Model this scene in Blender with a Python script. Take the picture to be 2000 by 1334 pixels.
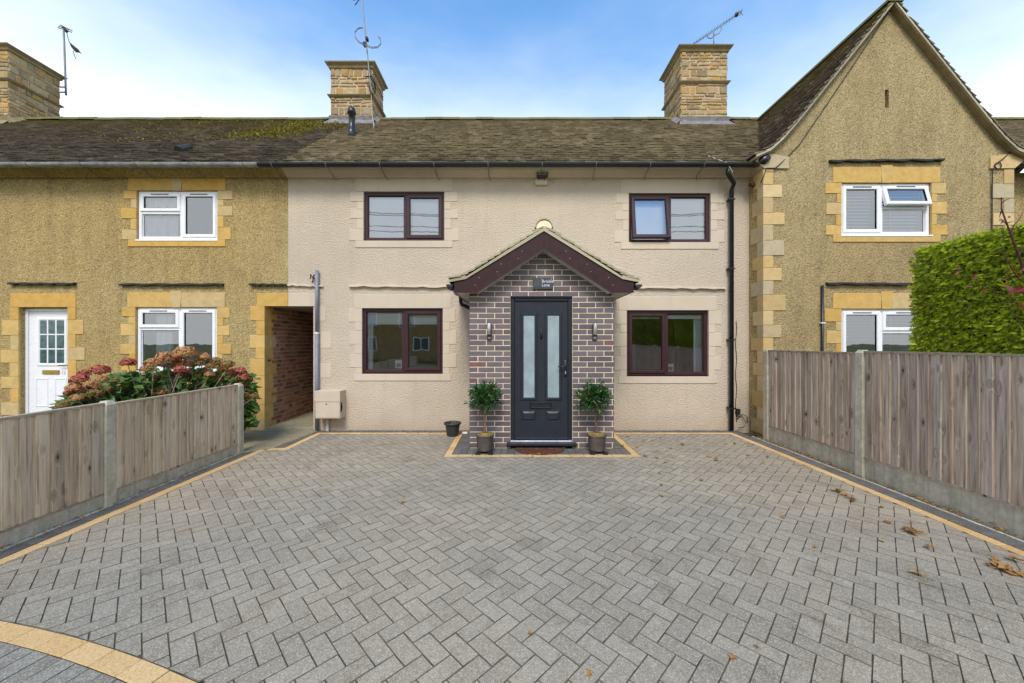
import bpy, math, random
from mathutils import Vector, Matrix

for o in list(bpy.data.objects):
    bpy.data.objects.remove(o)
scene = bpy.context.scene
COL = scene.collection
RND = random.Random(11)
U = RND.uniform

# ------------------------------------------------------------------ camera, sky, sun, exposure
F, CX, HY, EYE = 730.0, 1000.0, 670.0, 1.6        # focal length in photo pixels, principal column, horizon row, eye height
cd = bpy.data.cameras.new('camera')
cam = bpy.data.objects.new('camera', cd)
COL.objects.link(cam)
cd.sensor_width = 36.0
cd.lens = F / 2000.0 * 36.0
cd.shift_y = 3.0 / 2000.0
cd.clip_start = 0.05
cd.clip_end = 2000
cam.location = (0, 0, EYE)
cam.rotation_euler = (math.radians(90), 0, 0)
scene.camera = cam

SUN_EL, SUN_AZ = 50.0, 185.0          # azimuth clockwise from +Y, so the sun stands behind the camera, a little to the left
world = bpy.data.worlds.new('World')
scene.world = world
world.use_nodes = True
wt = world.node_tree
wt.nodes.clear()
wo = wt.nodes.new('ShaderNodeOutputWorld')
bg = wt.nodes.new('ShaderNodeBackground')
sky = wt.nodes.new('ShaderNodeTexSky')
sky.sky_type = 'NISHITA'
sky.sun_disc = False
sky.sun_elevation = math.radians(SUN_EL)
sky.sun_rotation = math.radians(SUN_AZ)
sky.air_density = 1.5
sky.dust_density = 0.3
sky.ozone_density = 3.0
tc = wt.nodes.new('ShaderNodeTexCoord')
sx = wt.nodes.new('ShaderNodeSeparateXYZ')
wt.links.new(tc.outputs['Generated'], sx.inputs[0])
# thin cloud that thickens towards the horizon, the same all the way round
mp = wt.nodes.new('ShaderNodeMapping')
mp.inputs['Scale'].default_value = (1.0, 1.0, 2.6)
wt.links.new(tc.outputs['Generated'], mp.inputs[0])
cn = wt.nodes.new('ShaderNodeTexNoise')
cn.inputs['Scale'].default_value = 2.2
cn.inputs['Detail'].default_value = 5.0
cn.inputs['Roughness'].default_value = 0.55
wt.links.new(mp.outputs[0], cn.inputs['Vector'])
ad = wt.nodes.new('ShaderNodeMath'); ad.operation = 'MULTIPLY_ADD'
ad.inputs[1].default_value = -0.26
wt.links.new(cn.outputs['Fac'], ad.inputs[0])
wt.links.new(sx.outputs['Z'], ad.inputs[2])
mr = wt.nodes.new('ShaderNodeMapRange')
mr.interpolation_type = 'SMOOTHSTEP'
mr.inputs['From Min'].default_value = 0.15
mr.inputs['From Max'].default_value = 0.56
mr.inputs['To Min'].default_value = 0.97
mr.inputs['To Max'].default_value = 0.07
wt.links.new(ad.outputs[0], mr.inputs['Value'])
mx = wt.nodes.new('ShaderNodeMix'); mx.data_type = 'RGBA'
wt.links.new(mr.outputs[0], mx.inputs['Factor'])
hs = wt.nodes.new('ShaderNodeHueSaturation')
hs.inputs['Saturation'].default_value = 1.35
hs.inputs['Value'].default_value = 1.4
wt.links.new(sky.outputs[0], hs.inputs['Color'])
wt.links.new(hs.outputs[0], mx.inputs['A'])
mx.inputs['B'].default_value = (7.2, 7.4, 7.6, 1)
bg.inputs['Strength'].default_value = 0.132
wt.links.new(mx.outputs['Result'], bg.inputs['Color'])
wt.links.new(bg.outputs[0], wo.inputs[0])

sl = bpy.data.lights.new('sun', 'SUN')
sun = bpy.data.objects.new('sun', sl)
COL.objects.link(sun)
sl.energy = 2.4
sl.angle = math.radians(20)
sl.color = (1.0, 0.92, 0.80)
_a, _e = math.radians(SUN_AZ), math.radians(SUN_EL)
_d = Vector((math.sin(_a) * math.cos(_e), math.cos(_a) * math.cos(_e), math.sin(_e)))
sun.rotation_euler = _d.to_track_quat('Z', 'Y').to_euler()
sun.location = _d * 30

vs = scene.view_settings
vs.view_transform = 'Standard'
vs.look = 'None'
vs.exposure = 0.53
vs.gamma = 1.0
vs.use_curve_mapping = False
scene.cycles.use_denoising = True
scene.cycles.max_bounces = 6
scene.cycles.transparent_max_bounces = 12
scene.cycles.caustics_reflective = False
scene.cycles.caustics_refractive = False


def X(px, Y):
    return (px - CX) * Y / F


def Z(py, Y):
    return EYE + (HY - py) * Y / F


def GY(py):                      # distance of a ground point seen at photo row py
    return F * EYE / (py - HY)


# ------------------------------------------------------------------ node helpers and materials
def nd(t, typ, ins=None, **props):
    n = t.nodes.new(typ)
    for k, v in props.items():
        setattr(n, k, v)
    for k, v in (ins or {}).items():
        if isinstance(v, bpy.types.NodeSocket):
            t.links.new(v, n.inputs[k])
        else:
            n.inputs[k].default_value = v
    return n


def c4(c):
    return (c[0], c[1], c[2], 1.0)


def ramp(t, fac, stops, interp='LINEAR'):
    n = t.nodes.new('ShaderNodeValToRGB')
    n.color_ramp.interpolation = interp
    e = n.color_ramp.elements
    while len(e) < len(stops):
        e.new(0.5)
    for i, (p, c) in enumerate(stops):
        e[i].position = p
        e[i].color = c4(c) if not isinstance(c, (int, float)) else (c, c, c, 1)
    t.links.new(fac, n.inputs[0])
    return n.outputs[0]


def mixc(t, fac, a, b, mode='MIX'):
    n = t.nodes.new('ShaderNodeMix')
    n.data_type = 'RGBA'
    n.blend_type = mode
    for k, v in (('Factor', fac), ('A', a), ('B', b)):
        s = n.inputs[k] if k != 'Factor' else n.inputs[0]
        if k == 'A':
            s = n.inputs[6]
        if k == 'B':
            s = n.inputs[7]
        if isinstance(v, bpy.types.NodeSocket):
            t.links.new(v, s)
        elif isinstance(v, (int, float)):
            s.default_value = v if k == 'Factor' else (v, v, v, 1)
        else:
            s.default_value = c4(v)
    return n.outputs[2]


def math_(t, op, a, b=0.0, c=0.0, clamp=False):
    n = t.nodes.new('ShaderNodeMath')
    n.operation = op
    n.use_clamp = clamp
    for i, v in enumerate((a, b, c)):
        if isinstance(v, bpy.types.NodeSocket):
            t.links.new(v, n.inputs[i])
        else:
            n.inputs[i].default_value = v
    return n.outputs[0]


def noise(t, vec, scale, detail=3.0, rough=0.55):
    return nd(t, 'ShaderNodeTexNoise', {'Vector': vec, 'Scale': scale, 'Detail': detail, 'Roughness': rough}).outputs['Fac']


def new_mat(name):
    m = bpy.data.materials.new(name)
    m.use_nodes = True
    t = m.node_tree
    b = t.nodes['Principled BSDF']
    return m, t, b


def pos(t):
    return nd(t, 'ShaderNodeNewGeometry').outputs['Position']


def scaled(t, vec, s):
    return nd(t, 'ShaderNodeMapping', {'Vector': vec, 'Scale': s}).outputs[0]


def rand(t):
    """one random number per piece, whether the piece is an object or an island of a joined mesh"""
    a = nd(t, 'ShaderNodeNewGeometry').outputs['Random Per Island']
    b = nd(t, 'ShaderNodeObjectInfo').outputs['Random']
    return math_(t, 'FRACT', math_(t, 'ADD', a, math_(t, 'MULTIPLY', b, 7.31)))


def bump(t, b, h, strength=0.5, dist=0.01):
    n = nd(t, 'ShaderNodeBump', {'Height': h, 'Strength': strength, 'Distance': dist})
    t.links.new(n.outputs[0], b.inputs['Normal'])


def setp(b, rough=0.6, spec=0.4, metal=0.0):
    b.inputs['Roughness'].default_value = rough
    b.inputs['Specular IOR Level'].default_value = spec
    b.inputs['Metallic'].default_value = metal


def plain(name, col, rough=0.5, spec=0.4, metal=0.0, var=0.12, scale=6.0, bmp=0.0, bscale=80.0):
    """painted, plastic or metal surface with a little unevenness"""
    m, t, b = new_mat(name)
    p = pos(t)
    n = noise(t, p, scale, 4)
    lo = tuple(c * (1 - var) for c in col)
    hi = tuple(min(1, c * (1 + var)) for c in col)
    t.links.new(ramp(t, n, [(0.3, lo), (0.7, hi)]), b.inputs['Base Color'])
    setp(b, rough, spec, metal)
    t.links.new(ramp(t, noise(t, p, scale * 3, 3), [(0.3, max(0.02, rough - 0.08)), (0.7, min(1, rough + 0.1))]), b.inputs['Roughness'])
    if bmp:
        bump(t, b, noise(t, p, bscale, 3), bmp, 0.004)
    return m


def render_mat(name, col, rough_cast):
    m, t, b = new_mat(name)
    p = pos(t)
    big = noise(t, p, 0.7, 5, 0.6)
    mid = noise(t, p, 5.0, 4)
    c = ramp(t, big, [(0.3, tuple(x * 0.90 for x in col)), (0.7, tuple(min(1, x * 1.06) for x in col))])
    c = mixc(t, ramp(t, mid, [(0.35, 0.0), (0.75, 0.22)]), c, tuple(x * y for x, y in zip(col, (0.80, 0.78, 0.74))))
    # splash-back dirt low on the wall, with a ragged edge
    z = nd(t, 'ShaderNodeSeparateXYZ', {0: p}).outputs[2]
    dz = math_(t, 'MULTIPLY_ADD', noise(t, p, 3.0, 4), 0.55, z)
    c = mixc(t, ramp(t, dz, [(0.2, 0.42), (0.62, 0.0)]), c, tuple(x * y for x, y in zip(col, (0.62, 0.56, 0.44))))
    stk_ = noise(t, scaled(t, p, (7.0, 7.0, 0.35)), 1.0, 5, 0.6)
    c = mixc(t, ramp(t, stk_, [(0.52, 0.0), (0.75, 0.32)]), c, tuple(x * y for x, y in zip(col, (0.74, 0.72, 0.68))))
    if rough_cast:
        s = scaled(t, p, (1, 1, 1.25))
        h1 = noise(t, s, 34, 3, 0.5)
        h2 = noise(t, s, 95, 2, 0.5)
        h = math_(t, 'ADD', math_(t, 'MULTIPLY', ramp(t, h1, [(0.32, 0.0), (0.68, 1.0)]), 0.75), math_(t, 'MULTIPLY', h2, 0.45))
        c = mixc(t, ramp(t, h1, [(0.25, 0.28), (0.5, 0.0)]), c, tuple(x * 0.6 for x in col))
        bump(t, b, h, 0.9, 0.012)
    else:
        bump(t, b, noise(t, p, 40, 4), 0.25, 0.004)
    t.links.new(c, b.inputs['Base Color'])
    setp(b, 0.85, 0.2)
    return m


def pebble_mat(name, dark, mid, light, tint):
    m, t, b = new_mat(name)
    p = pos(t)
    w = nd(t, 'ShaderNodeMix', data_type='VECTOR').outputs[1]
    v = nd(t, 'ShaderNodeTexVoronoi', {'Vector': p, 'Scale': 58.0, 'Randomness': 1.0})
    v2 = nd(t, 'ShaderNodeTexVoronoi', {'Vector': p, 'Scale': 112.0, 'Randomness': 1.0})
    r = nd(t, 'ShaderNodeSeparateColor', {0: v.outputs['Color']}).outputs[0]
    r2 = nd(t, 'ShaderNodeSeparateColor', {0: v2.outputs['Color']}).outputs[1]
    rr = math_(t, 'ADD', math_(t, 'MULTIPLY', r, 0.6), math_(t, 'MULTIPLY', r2, 0.4))
    c = ramp(t, rr, [(0.10, dark), (0.36, mid), (0.64, mid), (0.92, light)])
    c = mixc(t, ramp(t, v.outputs['Distance'], [(0.5, 0.0), (0.9, 0.55)]), c, tuple(x * 0.7 for x in dark))
    big = noise(t, p, 0.55, 5, 0.62)
    c = mixc(t, ramp(t, big, [(0.35, 0.0), (0.65, 0.85)]), c, tint, 'MULTIPLY')
    pt = noise(t, p, 1.7, 6, 0.72)
    c = mixc(t, ramp(t, pt, [(0.5, 0.0), (0.66, 0.35)]), c, (0.66, 0.66, 0.64), 'MULTIPLY')
    st = noise(t, scaled(t, p, (2.6, 2.6, 0.45)), 1.9, 6, 0.68)
    c = mixc(t, ramp(t, st, [(0.46, 0.0), (0.72, 0.6)]), c, (0.62, 0.62, 0.64), 'MULTIPLY')
    z = nd(t, 'ShaderNodeSeparateXYZ', {0: p}).outputs[2]
    dz = math_(t, 'MULTIPLY_ADD', noise(t, p, 2.5, 4), 0.7, z)
    c = mixc(t, ramp(t, dz, [(0.25, 0.55), (0.9, 0.0)]), c, (0.5, 0.5, 0.46), 'MULTIPLY')
    t.links.new(c, b.inputs['Base Color'])
    setp(b, 0.8, 0.25)
    h = math_(t, 'ADD', math_(t, 'MULTIPLY', v.outputs['Distance'], -1.0), math_(t, 'MULTIPLY', v2.outputs['Distance'], -0.5))
    bump(t, b, h, 0.8, 0.012)
    return m


def stone_mat(name, cols, stain=0.35, bscale=60, spread=1.0):
    m, t, b = new_mat(name)
    p = pos(t)
    r = rand(t)
    k = len(cols)
    c = ramp(t, r, [((i + 0.5) / k, cc) for i, cc in enumerate(cols)])
    n = noise(t, p, 9, 5, 0.65)
    c = mixc(t, ramp(t, n, [(0.3, 0.0), (0.75, stain)]), c, (0.55, 0.50, 0.42), 'MULTIPLY')
    n2 = noise(t, p, 55, 3)
    c = mixc(t, ramp(t, n2, [(0.35, 0.25), (0.6, 0.0)]), c, (0.7, 0.62, 0.5), 'MULTIPLY')
    t.links.new(c, b.inputs['Base Color'])
    setp(b, 0.85, 0.2)
    bump(t, b, math_(t, 'ADD', n, math_(t, 'MULTIPLY', n2, 0.5)), 0.45, 0.01)
    return m


def brick_mat(name, cols, rough=0.6):
    m, t, b = new_mat(name)
    p = pos(t)
    r = rand(t)
    k = len(cols)
    c = ramp(t, r, [((i + 0.5) / k, cc) for i, cc in enumerate(cols)], 'CONSTANT')
    n = noise(t, p, 14, 4)
    c = mixc(t, ramp(t, n, [(0.3, 0.0), (0.75, 0.4)]), c, (0.66, 0.6, 0.6), 'MULTIPLY')
    n2 = noise(t, p, 130, 2)
    t.links.new(mixc(t, ramp(t, n2, [(0.5, 0.0), (0.75, 0.25)]), c, (0.3, 0.27, 0.25)), b.inputs['Base Color'])
    setp(b, rough, 0.35)
    bump(t, b, n2, 0.3, 0.003)
    return m


def paving_mat(name, lo, hi, fleck, patchy=True):
    m, t, b = new_mat(name)
    p = pos(t)
    r = rand(t)
    c = ramp(t, r, [(0.0, lo), (0.5, tuple((a + d) / 2 for a, d in zip(lo, hi))), (1.0, hi)])
    if patchy:
        big = noise(t, p, 0.75, 4, 0.6)
        c = mixc(t, ramp(t, big, [(0.34, 0.5), (0.6, 0.0)]), c, (0.72, 0.73, 0.76), 'MULTIPLY')
        wide = noise(t, p, 0.33, 3, 0.5)
        c = mixc(t, ramp(t, wide, [(0.40, 0.0), (0.60, 0.75)]), c, (0.70, 0.77, 0.87), 'MULTIPLY')
        grime = noise(t, scaled(t, p, (1.0, 0.35, 1.0)), 5.5, 5, 0.75)
        c = mixc(t, ramp(t, grime, [(0.48, 0.0), (0.68, 0.5)]), c, (0.66, 0.60, 0.50), 'MULTIPLY')
        st = noise(t, p, 2.6, 5, 0.7)
        c = mixc(t, ramp(t, st, [(0.56, 0.0), (0.68, 0.6)]), c, (0.50, 0.47, 0.43), 'MULTIPLY')
    v = nd(t, 'ShaderNodeTexVoronoi', {'Vector': p, 'Scale': 210.0})
    g = nd(t, 'ShaderNodeSeparateColor', {0: v.outputs['Color']}).outputs[0]
    c = mixc(t, ramp(t, g, [(0.6, 0.0), (0.98, 0.55)]), c, fleck)
    c = mixc(t, ramp(t, g, [(0.02, 0.5), (0.3, 0.0)]), c, tuple(x * 0.45 for x in lo))
    t.links.new(c, b.inputs['Base Color'])
    setp(b, 0.78, 0.3)
    bump(t, b, math_(t, 'ADD', g, math_(t, 'MULTIPLY', noise(t, p, 300, 2), 0.6)), 0.35, 0.003)
    return m


def wood_mat(name, cols, green):
    m, t, b = new_mat(name)
    tcn = nd(t, 'ShaderNodeTexCoord').outputs['Object']
    oi = nd(t, 'ShaderNodeObjectInfo').outputs['Random']
    off = nd(t, 'ShaderNodeCombineXYZ', {0: math_(t, 'MULTIPLY', oi, 37.0), 1: math_(t, 'MULTIPLY', oi, 91.0), 2: math_(t, 'MULTIPLY', oi, 53.0)}).outputs[0]
    q = nd(t, 'ShaderNodeVectorMath', {0: tcn, 1: off}, operation='ADD').outputs[0]
    # knots: sparse points that bend the grain round them
    kv = nd(t, 'ShaderNodeTexVoronoi', {'Vector': scaled(t, q, (0.0, 7.5, 3.8)), 'Scale': 1.0, 'Randomness': 1.0})
    kd = kv.outputs['Distance']
    warp = ramp(t, kd, [(0.0, 1.0), (0.34, 0.0)])
    g = scaled(t, q, (34, 34, 1.7))
    gw = nd(t, 'ShaderNodeVectorMath', {0: g, 1: nd(t, 'ShaderNodeCombineXYZ', {0: math_(t, 'MULTIPLY', warp, 2.2), 1: math_(t, 'MULTIPLY', warp, 2.2), 2: 0.0}).outputs[0]}, operation='ADD').outputs[0]
    gr = noise(t, gw, 1.0, 5, 0.65)
    fine = noise(t, scaled(t, q, (160, 160, 5)), 1.0, 3)
    c = ramp(t, gr, [(0.28, cols[0]), (0.48, cols[1]), (0.72, cols[2])])
    c = mixc(t, ramp(t, fine, [(0.35, 0.35), (0.6, 0.0)]), c, (0.55, 0.5, 0.46), 'MULTIPLY')
    tone = ramp(t, oi, [(0.0, (0.66, 0.62, 0.58)), (0.3, (1.0, 1.0, 1.0)), (0.55, (0.80, 0.74, 0.67)), (0.8, (1.0, 0.94, 0.86)), (1.0, (0.88, 0.85, 0.83))])
    c = mixc(t, 1.0, c, tone, 'MULTIPLY')
    c = mixc(t, ramp(t, kd, [(0.06, 0.92), (0.11, 0.35), (0.26, 0.0)]), c, (0.045, 0.03, 0.022))
    big = noise(t, pos(t), 1.8, 4)
    c = mixc(t, ramp(t, big, [(0.45, 0.0), (0.75, green)]), c, (0.16, 0.15, 0.075))
    t.links.new(c, b.inputs['Base Color'])
    setp(b, 0.8, 0.2)
    bump(t, b, math_(t, 'ADD', gr, math_(t, 'MULTIPLY', fine, 0.5)), 0.35, 0.004)
    return m


def tile_mat(name, cols, lichen, lichen_amt, moss_amt):
    m, t, b = new_mat(name)
    p = pos(t)
    r = rand(t)
    k = len(cols)
    c = ramp(t, r, [((i + 0.5) / k, cc) for i, cc in enumerate(cols)])
    big = noise(t, p, 0.8, 4)
    c = mixc(t, ramp(t, big, [(0.35, 0.45), (0.65, 0.0)]), c, (0.5, 0.5, 0.5), 'MULTIPLY')
    n = noise(t, p, 16, 4, 0.7)
    c = mixc(t, ramp(t, n, [(0.5, 0.0), (0.68, lichen_amt)]), c, lichen)
    n3 = noise(t, p, 40, 2)
    c = mixc(t, ramp(t, n3, [(0.68, 0.0), (0.74, 0.8)]), c, (0.5, 0.48, 0.42))
    # moss spreads in ragged patches, mostly up by the ridge
    s = nd(t, 'ShaderNodeSeparateXYZ', {0: p})
    zz = math_(t, 'MULTIPLY_ADD', noise(t, p, 1.3, 5, 0.7), 3.0, s.outputs[2])
    zz = math_(t, 'MULTIPLY_ADD', noise(t, p, 12, 3), 1.2, zz)
    c = mixc(t, ramp(t, math_(t, 'MULTIPLY_ADD', zz, 0.1, 0.0), [(0.86, 0.0), (0.97, moss_amt)]), c, (0.15, 0.13, 0.022))
    t.links.new(c, b.inputs['Base Color'])
    setp(b, 0.9, 0.15)
    bump(t, b, n, 0.5, 0.01)
    return m


def leaf_mat(name, cols, rough=0.45, trans=0.25):
    m, t, b = new_mat(name)
    r = rand(t)
    k = len(cols)
    c = ramp(t, r, [((i + 0.5) / k, cc) for i, cc in enumerate(cols)])
    n = noise(t, pos(t), 30, 2)
    c = mixc(t, ramp(t, n, [(0.3, 0.35), (0.65, 0.0)]), c, (0.6, 0.6, 0.5), 'MULTIPLY')
    t.links.new(c, b.inputs['Base Color'])
    setp(b, rough, 0.4)
    if trans:
        tr = nd(t, 'ShaderNodeBsdfTranslucent', {'Color': c})
        ms = nd(t, 'ShaderNodeMixShader', {0: trans, 1: b.outputs[0], 2: tr.outputs[0]})
        t.links.new(ms.outputs[0], t.nodes['Material Output'].inputs['Surface'])
    return m


def glass_mat(name, tint, extra):
    m, t, b = new_mat(name)
    t.nodes.remove(b)
    fr = nd(t, 'ShaderNodeFresnel', {'IOR': 1.5})
    fac = math_(t, 'MULTIPLY_ADD', fr.outputs[0], 1.7, extra, clamp=True)
    p = pos(t)
    bn = nd(t, 'ShaderNodeBump', {'Height': noise(t, p, 2.3, 2), 'Strength': 0.035, 'Distance': 0.02})
    gl = nd(t, 'ShaderNodeBsdfGlossy', {'Color': c4((0.95, 0.97, 1.0)), 'Roughness': 0.012, 'Normal': bn.outputs[0]})
    tr = nd(t, 'ShaderNodeBsdfTransparent', {'Color': c4(tint)})
    ms = nd(t, 'ShaderNodeMixShader', {0: fac, 1: tr.outputs[0], 2: gl.outputs[0]})
    t.links.new(ms.outputs[0], t.nodes['Material Output'].inputs['Surface'])
    return m


M = {}
CREAM = (0.572, 0.478, 0.368)
M['render'] = render_mat('cream_roughcast', CREAM, True)
M['smooth'] = render_mat('cream_painted_stone', (0.582, 0.488, 0.376), False)
M['pebble'] = pebble_mat('tan_pebbledash', (0.21, 0.14, 0.055), (0.445, 0.335, 0.145), (0.64, 0.52, 0.29), (0.96, 0.90, 0.76))
M['pebble2'] = pebble_mat('grey_tan_pebbledash', (0.19, 0.14, 0.075), (0.44, 0.34, 0.165), (0.63, 0.51, 0.30), (0.84, 0.80, 0.70))
M['stone'] = stone_mat('golden_stone', [(0.60, 0.39, 0.115), (0.66, 0.46, 0.18), (0.60, 0.35, 0.075), (0.62, 0.44, 0.18), (0.64, 0.39, 0.10), (0.58, 0.44, 0.22)], 0.55)
M['stone_pale'] = stone_mat('pale_stone', [(0.62, 0.46, 0.22), (0.66, 0.52, 0.29), (0.56, 0.38, 0.14), (0.50, 0.42, 0.28)], 0.45)
M['chimney'] = stone_mat('chimney_stone', [(0.44, 0.33, 0.17), (0.55, 0.43, 0.24), (0.34, 0.26, 0.15), (0.50, 0.35, 0.15), (0.38, 0.32, 0.21), (0.60, 0.48, 0.28), (0.27, 0.20, 0.11), (0.56, 0.36, 0.12)], 0.9)
M['chim_mortar'] = render_mat('chimney_mortar', (0.56, 0.43, 0.30), True)
M['cap'] = stone_mat('weathered_cap', [(0.26, 0.21, 0.12), (0.33, 0.26, 0.15)], 0.85)
M['tile_l'] = tile_mat('dark_stone_tiles', [(0.15, 0.122, 0.095), (0.22, 0.182, 0.14), (0.12, 0.10, 0.08), (0.27, 0.225, 0.17)], (0.30, 0.265, 0.21), 0.45, 0.7)
M['tile_c'] = tile_mat('tan_stone_tiles', [(0.28, 0.23, 0.15), (0.37, 0.305, 0.205), (0.23, 0.188, 0.125), (0.43, 0.355, 0.24)], (0.46, 0.41, 0.28), 0.5, 0.2)
M['tile_p'] = tile_mat('porch_stone_tiles', [(0.40, 0.355, 0.23), (0.48, 0.43, 0.30), (0.34, 0.30, 0.20)], (0.52, 0.50, 0.38), 0.4, 0.0)
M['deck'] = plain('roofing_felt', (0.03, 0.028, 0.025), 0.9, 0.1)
M['black'] = plain('black_plastic', (0.012, 0.013, 0.016), 0.35, 0.5)
M['iron'] = plain('dark_iron', (0.03, 0.028, 0.026), 0.7, 0.3, bmp=0.4)
M['greygut'] = plain('grey_gutter', (0.27, 0.27, 0.265), 0.55, 0.4, var=0.4, scale=9)
M['bluepipe'] = plain('blue_grey_pipe', (0.17, 0.20, 0.245), 0.5, 0.4, var=0.2)
M['rose'] = plain('rosewood_upvc', (0.042, 0.015, 0.017), 0.38, 0.4, var=0.2, scale=20)
M['barge'] = plain('rosewood_board', (0.036, 0.013, 0.014), 0.5, 0.25, var=0.25, scale=8, bmp=0.1, bscale=120)
M['white'] = plain('white_upvc', (0.78, 0.78, 0.79), 0.3, 0.5, var=0.03)
M['soffit'] = plain('soffit_white', (0.55, 0.53, 0.49), 0.55, 0.4, var=0.12)
M['seal'] = plain('black_gasket', (0.012, 0.012, 0.012), 0.7, 0.2)
M['glass'] = glass_mat('window_glass', (0.90, 0.94, 0.95), 0.18)
M['room'] = plain('room_plaster', (0.34, 0.31, 0.28), 0.9, 0.1)
M['blind'] = plain('pale_blind', (0.90, 0.91, 0.92), 0.8, 0.2, var=0.04, scale=3)
M['slat'] = plain('grey_blind_slat', (0.66, 0.72, 0.80), 0.5, 0.4, var=0.05)
M['curtain'] = plain('net_curtain', (0.72, 0.75, 0.76), 0.9, 0.1, var=0.08)
M['door'] = plain('anthracite_door', (0.017, 0.021, 0.029), 0.42, 0.35, var=0.1, bmp=0.12, bscale=160)
M['door_frame'] = plain('anthracite_frame', (0.013, 0.016, 0.023), 0.45, 0.35)
M['frost'] = plain('frosted_glass', (0.27, 0.335, 0.355), 0.16, 0.6, var=0.18, scale=5)
M['dgreen'] = plain('obscured_glass', (0.05, 0.10, 0.10), 0.12, 0.6, var=0.5, scale=14)
M['steel'] = plain('brushed_steel', (0.55, 0.53, 0.50), 0.3, 0.5, 0.9)
M['alu'] = plain('threshold_aluminium', (0.70, 0.70, 0.72), 0.35, 0.5, 0.7)
M['bronze'] = plain('dark_bronze', (0.09, 0.07, 0.055), 0.4, 0.5, 0.6)
M['brass'] = plain('old_brass', (0.45, 0.30, 0.06), 0.35, 0.5, 0.7, var=0.2)
M['slate'] = plain('slate_sign', (0.040, 0.048, 0.060), 0.55, 0.4, var=0.15)
M['slate_pale'] = plain('slate_panel', (0.062, 0.070, 0.082), 0.6, 0.3)
M['lettering'] = plain('white_lettering', (0.66, 0.67, 0.68), 0.6, 0.3)
M['numgrey'] = plain('grey_lettering', (0.38, 0.42, 0.48), 0.5, 0.3)
M['brick'] = brick_mat('blue_purple_brick', [(0.138, 0.113, 0.125), (0.155, 0.126, 0.135), (0.112, 0.09, 0.10), (0.168, 0.138, 0.143), (0.145, 0.12, 0.133), (0.126, 0.104, 0.117)], 0.5)
M['brick_red'] = brick_mat('reddish_brick', [(0.20, 0.085, 0.08), (0.17, 0.08, 0.085)], 0.5)
M['mortar'] = plain('cream_mortar', (0.82, 0.71, 0.47), 0.9, 0.1, var=0.1, scale=30, bmp=0.3)
M['brick_old'] = brick_mat('old_red_brick', [(0.36, 0.15, 0.085), (0.26, 0.115, 0.075), (0.42, 0.21, 0.12), (0.18, 0.09, 0.065), (0.32, 0.16, 0.11)], 0.8)
M['mortar_old'] = plain('grey_mortar', (0.46, 0.39, 0.28), 0.9, 0.1, var=0.25, scale=12, bmp=0.3)
M['pave'] = paving_mat('grey_block', (0.300, 0.255, 0.186), (0.372, 0.317, 0.232), (0.58, 0.51, 0.39))
M['pave_dark'] = paving_mat('charcoal_block', (0.105, 0.100, 0.092), (0.155, 0.147, 0.134), (0.29, 0.275, 0.25))
M['pave_ring'] = paving_mat('slate_grey_block', (0.265, 0.235, 0.18), (0.345, 0.305, 0.235), (0.56, 0.50, 0.39))
M['pave_buff'] = paving_mat('buff_block', (0.54, 0.33, 0.12), (0.66, 0.45, 0.22), (0.72, 0.54, 0.32), False)
M['joint'] = plain('joint_sand', (0.062, 0.052, 0.034), 0.95, 0.1, var=0.6, scale=7)
M['arris'] = plain('dirty_block_edge', (0.120, 0.104, 0.075), 0.95, 0.1, var=0.6, scale=9)
M['concrete'] = plain('concrete', (0.58, 0.53, 0.41), 0.85, 0.2, var=0.3, scale=13, bmp=0.4, bscale=140)
def concrete_mat(name, col, algae):
    m, t, b = new_mat(name)
    p = pos(t)
    n = noise(t, p, 16, 5, 0.65)
    c = ramp(t, n, [(0.3, tuple(x * 0.72 for x in col)), (0.7, tuple(x * 1.1 for x in col))])
    sp_ = noise(t, p, 190, 2)
    c = mixc(t, ramp(t, sp_, [(0.28, 0.5), (0.42, 0.0)]), c, tuple(x * 0.45 for x in col))
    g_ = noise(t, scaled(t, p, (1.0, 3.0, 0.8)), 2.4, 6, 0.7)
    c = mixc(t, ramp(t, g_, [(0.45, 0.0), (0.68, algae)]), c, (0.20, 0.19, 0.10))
    st_ = noise(t, scaled(t, p, (22, 22, 0.9)), 1.0, 4)
    c = mixc(t, ramp(t, st_, [(0.5, 0.0), (0.72, 0.5)]), c, tuple(x * 0.5 for x in col))
    t.links.new(c, b.inputs['Base Color'])
    setp(b, 0.9, 0.2)
    bump(t, b, math_(t, 'ADD', n, sp_), 0.5, 0.004)
    return m


M['concrete'] = concrete_mat('post_concrete', (0.56, 0.51, 0.39), 0.55)
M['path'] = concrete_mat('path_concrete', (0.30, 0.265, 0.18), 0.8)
M['haunch'] = plain('cement_edge', (0.48, 0.44, 0.36), 0.9, 0.2, var=0.3, scale=8, bmp=0.4)
M['board'] = wood_mat('weathered_larch', [(0.22, 0.168, 0.122), (0.56, 0.465, 0.378), (0.82, 0.73, 0.635)], 0.18)
M['board_pale_lifted'] = wood_mat('pale_weathered_larch_lifted', [(0.30, 0.238, 0.165), (0.72, 0.61, 0.46), (0.88, 0.79, 0.645)], 0.28)  # paler tan wood, lightened further to offset the left fence's lack of sun
M['cap_wood'] = wood_mat('capping_wood', [(0.32, 0.27, 0.20), (0.46, 0.395, 0.29), (0.56, 0.49, 0.38)], 0.35)
M['bay'] = leaf_mat('bay_leaf', [(0.016, 0.055, 0.012), (0.030, 0.095, 0.018), (0.022, 0.075, 0.014), (0.055, 0.15, 0.03)], 0.32, 0.15)
M['hleaf'] = leaf_mat('hydrangea_leaf', [(0.045, 0.115, 0.022), (0.08, 0.18, 0.032), (0.065, 0.15, 0.035), (0.14, 0.23, 0.04)], 0.5, 0.2)
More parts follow.
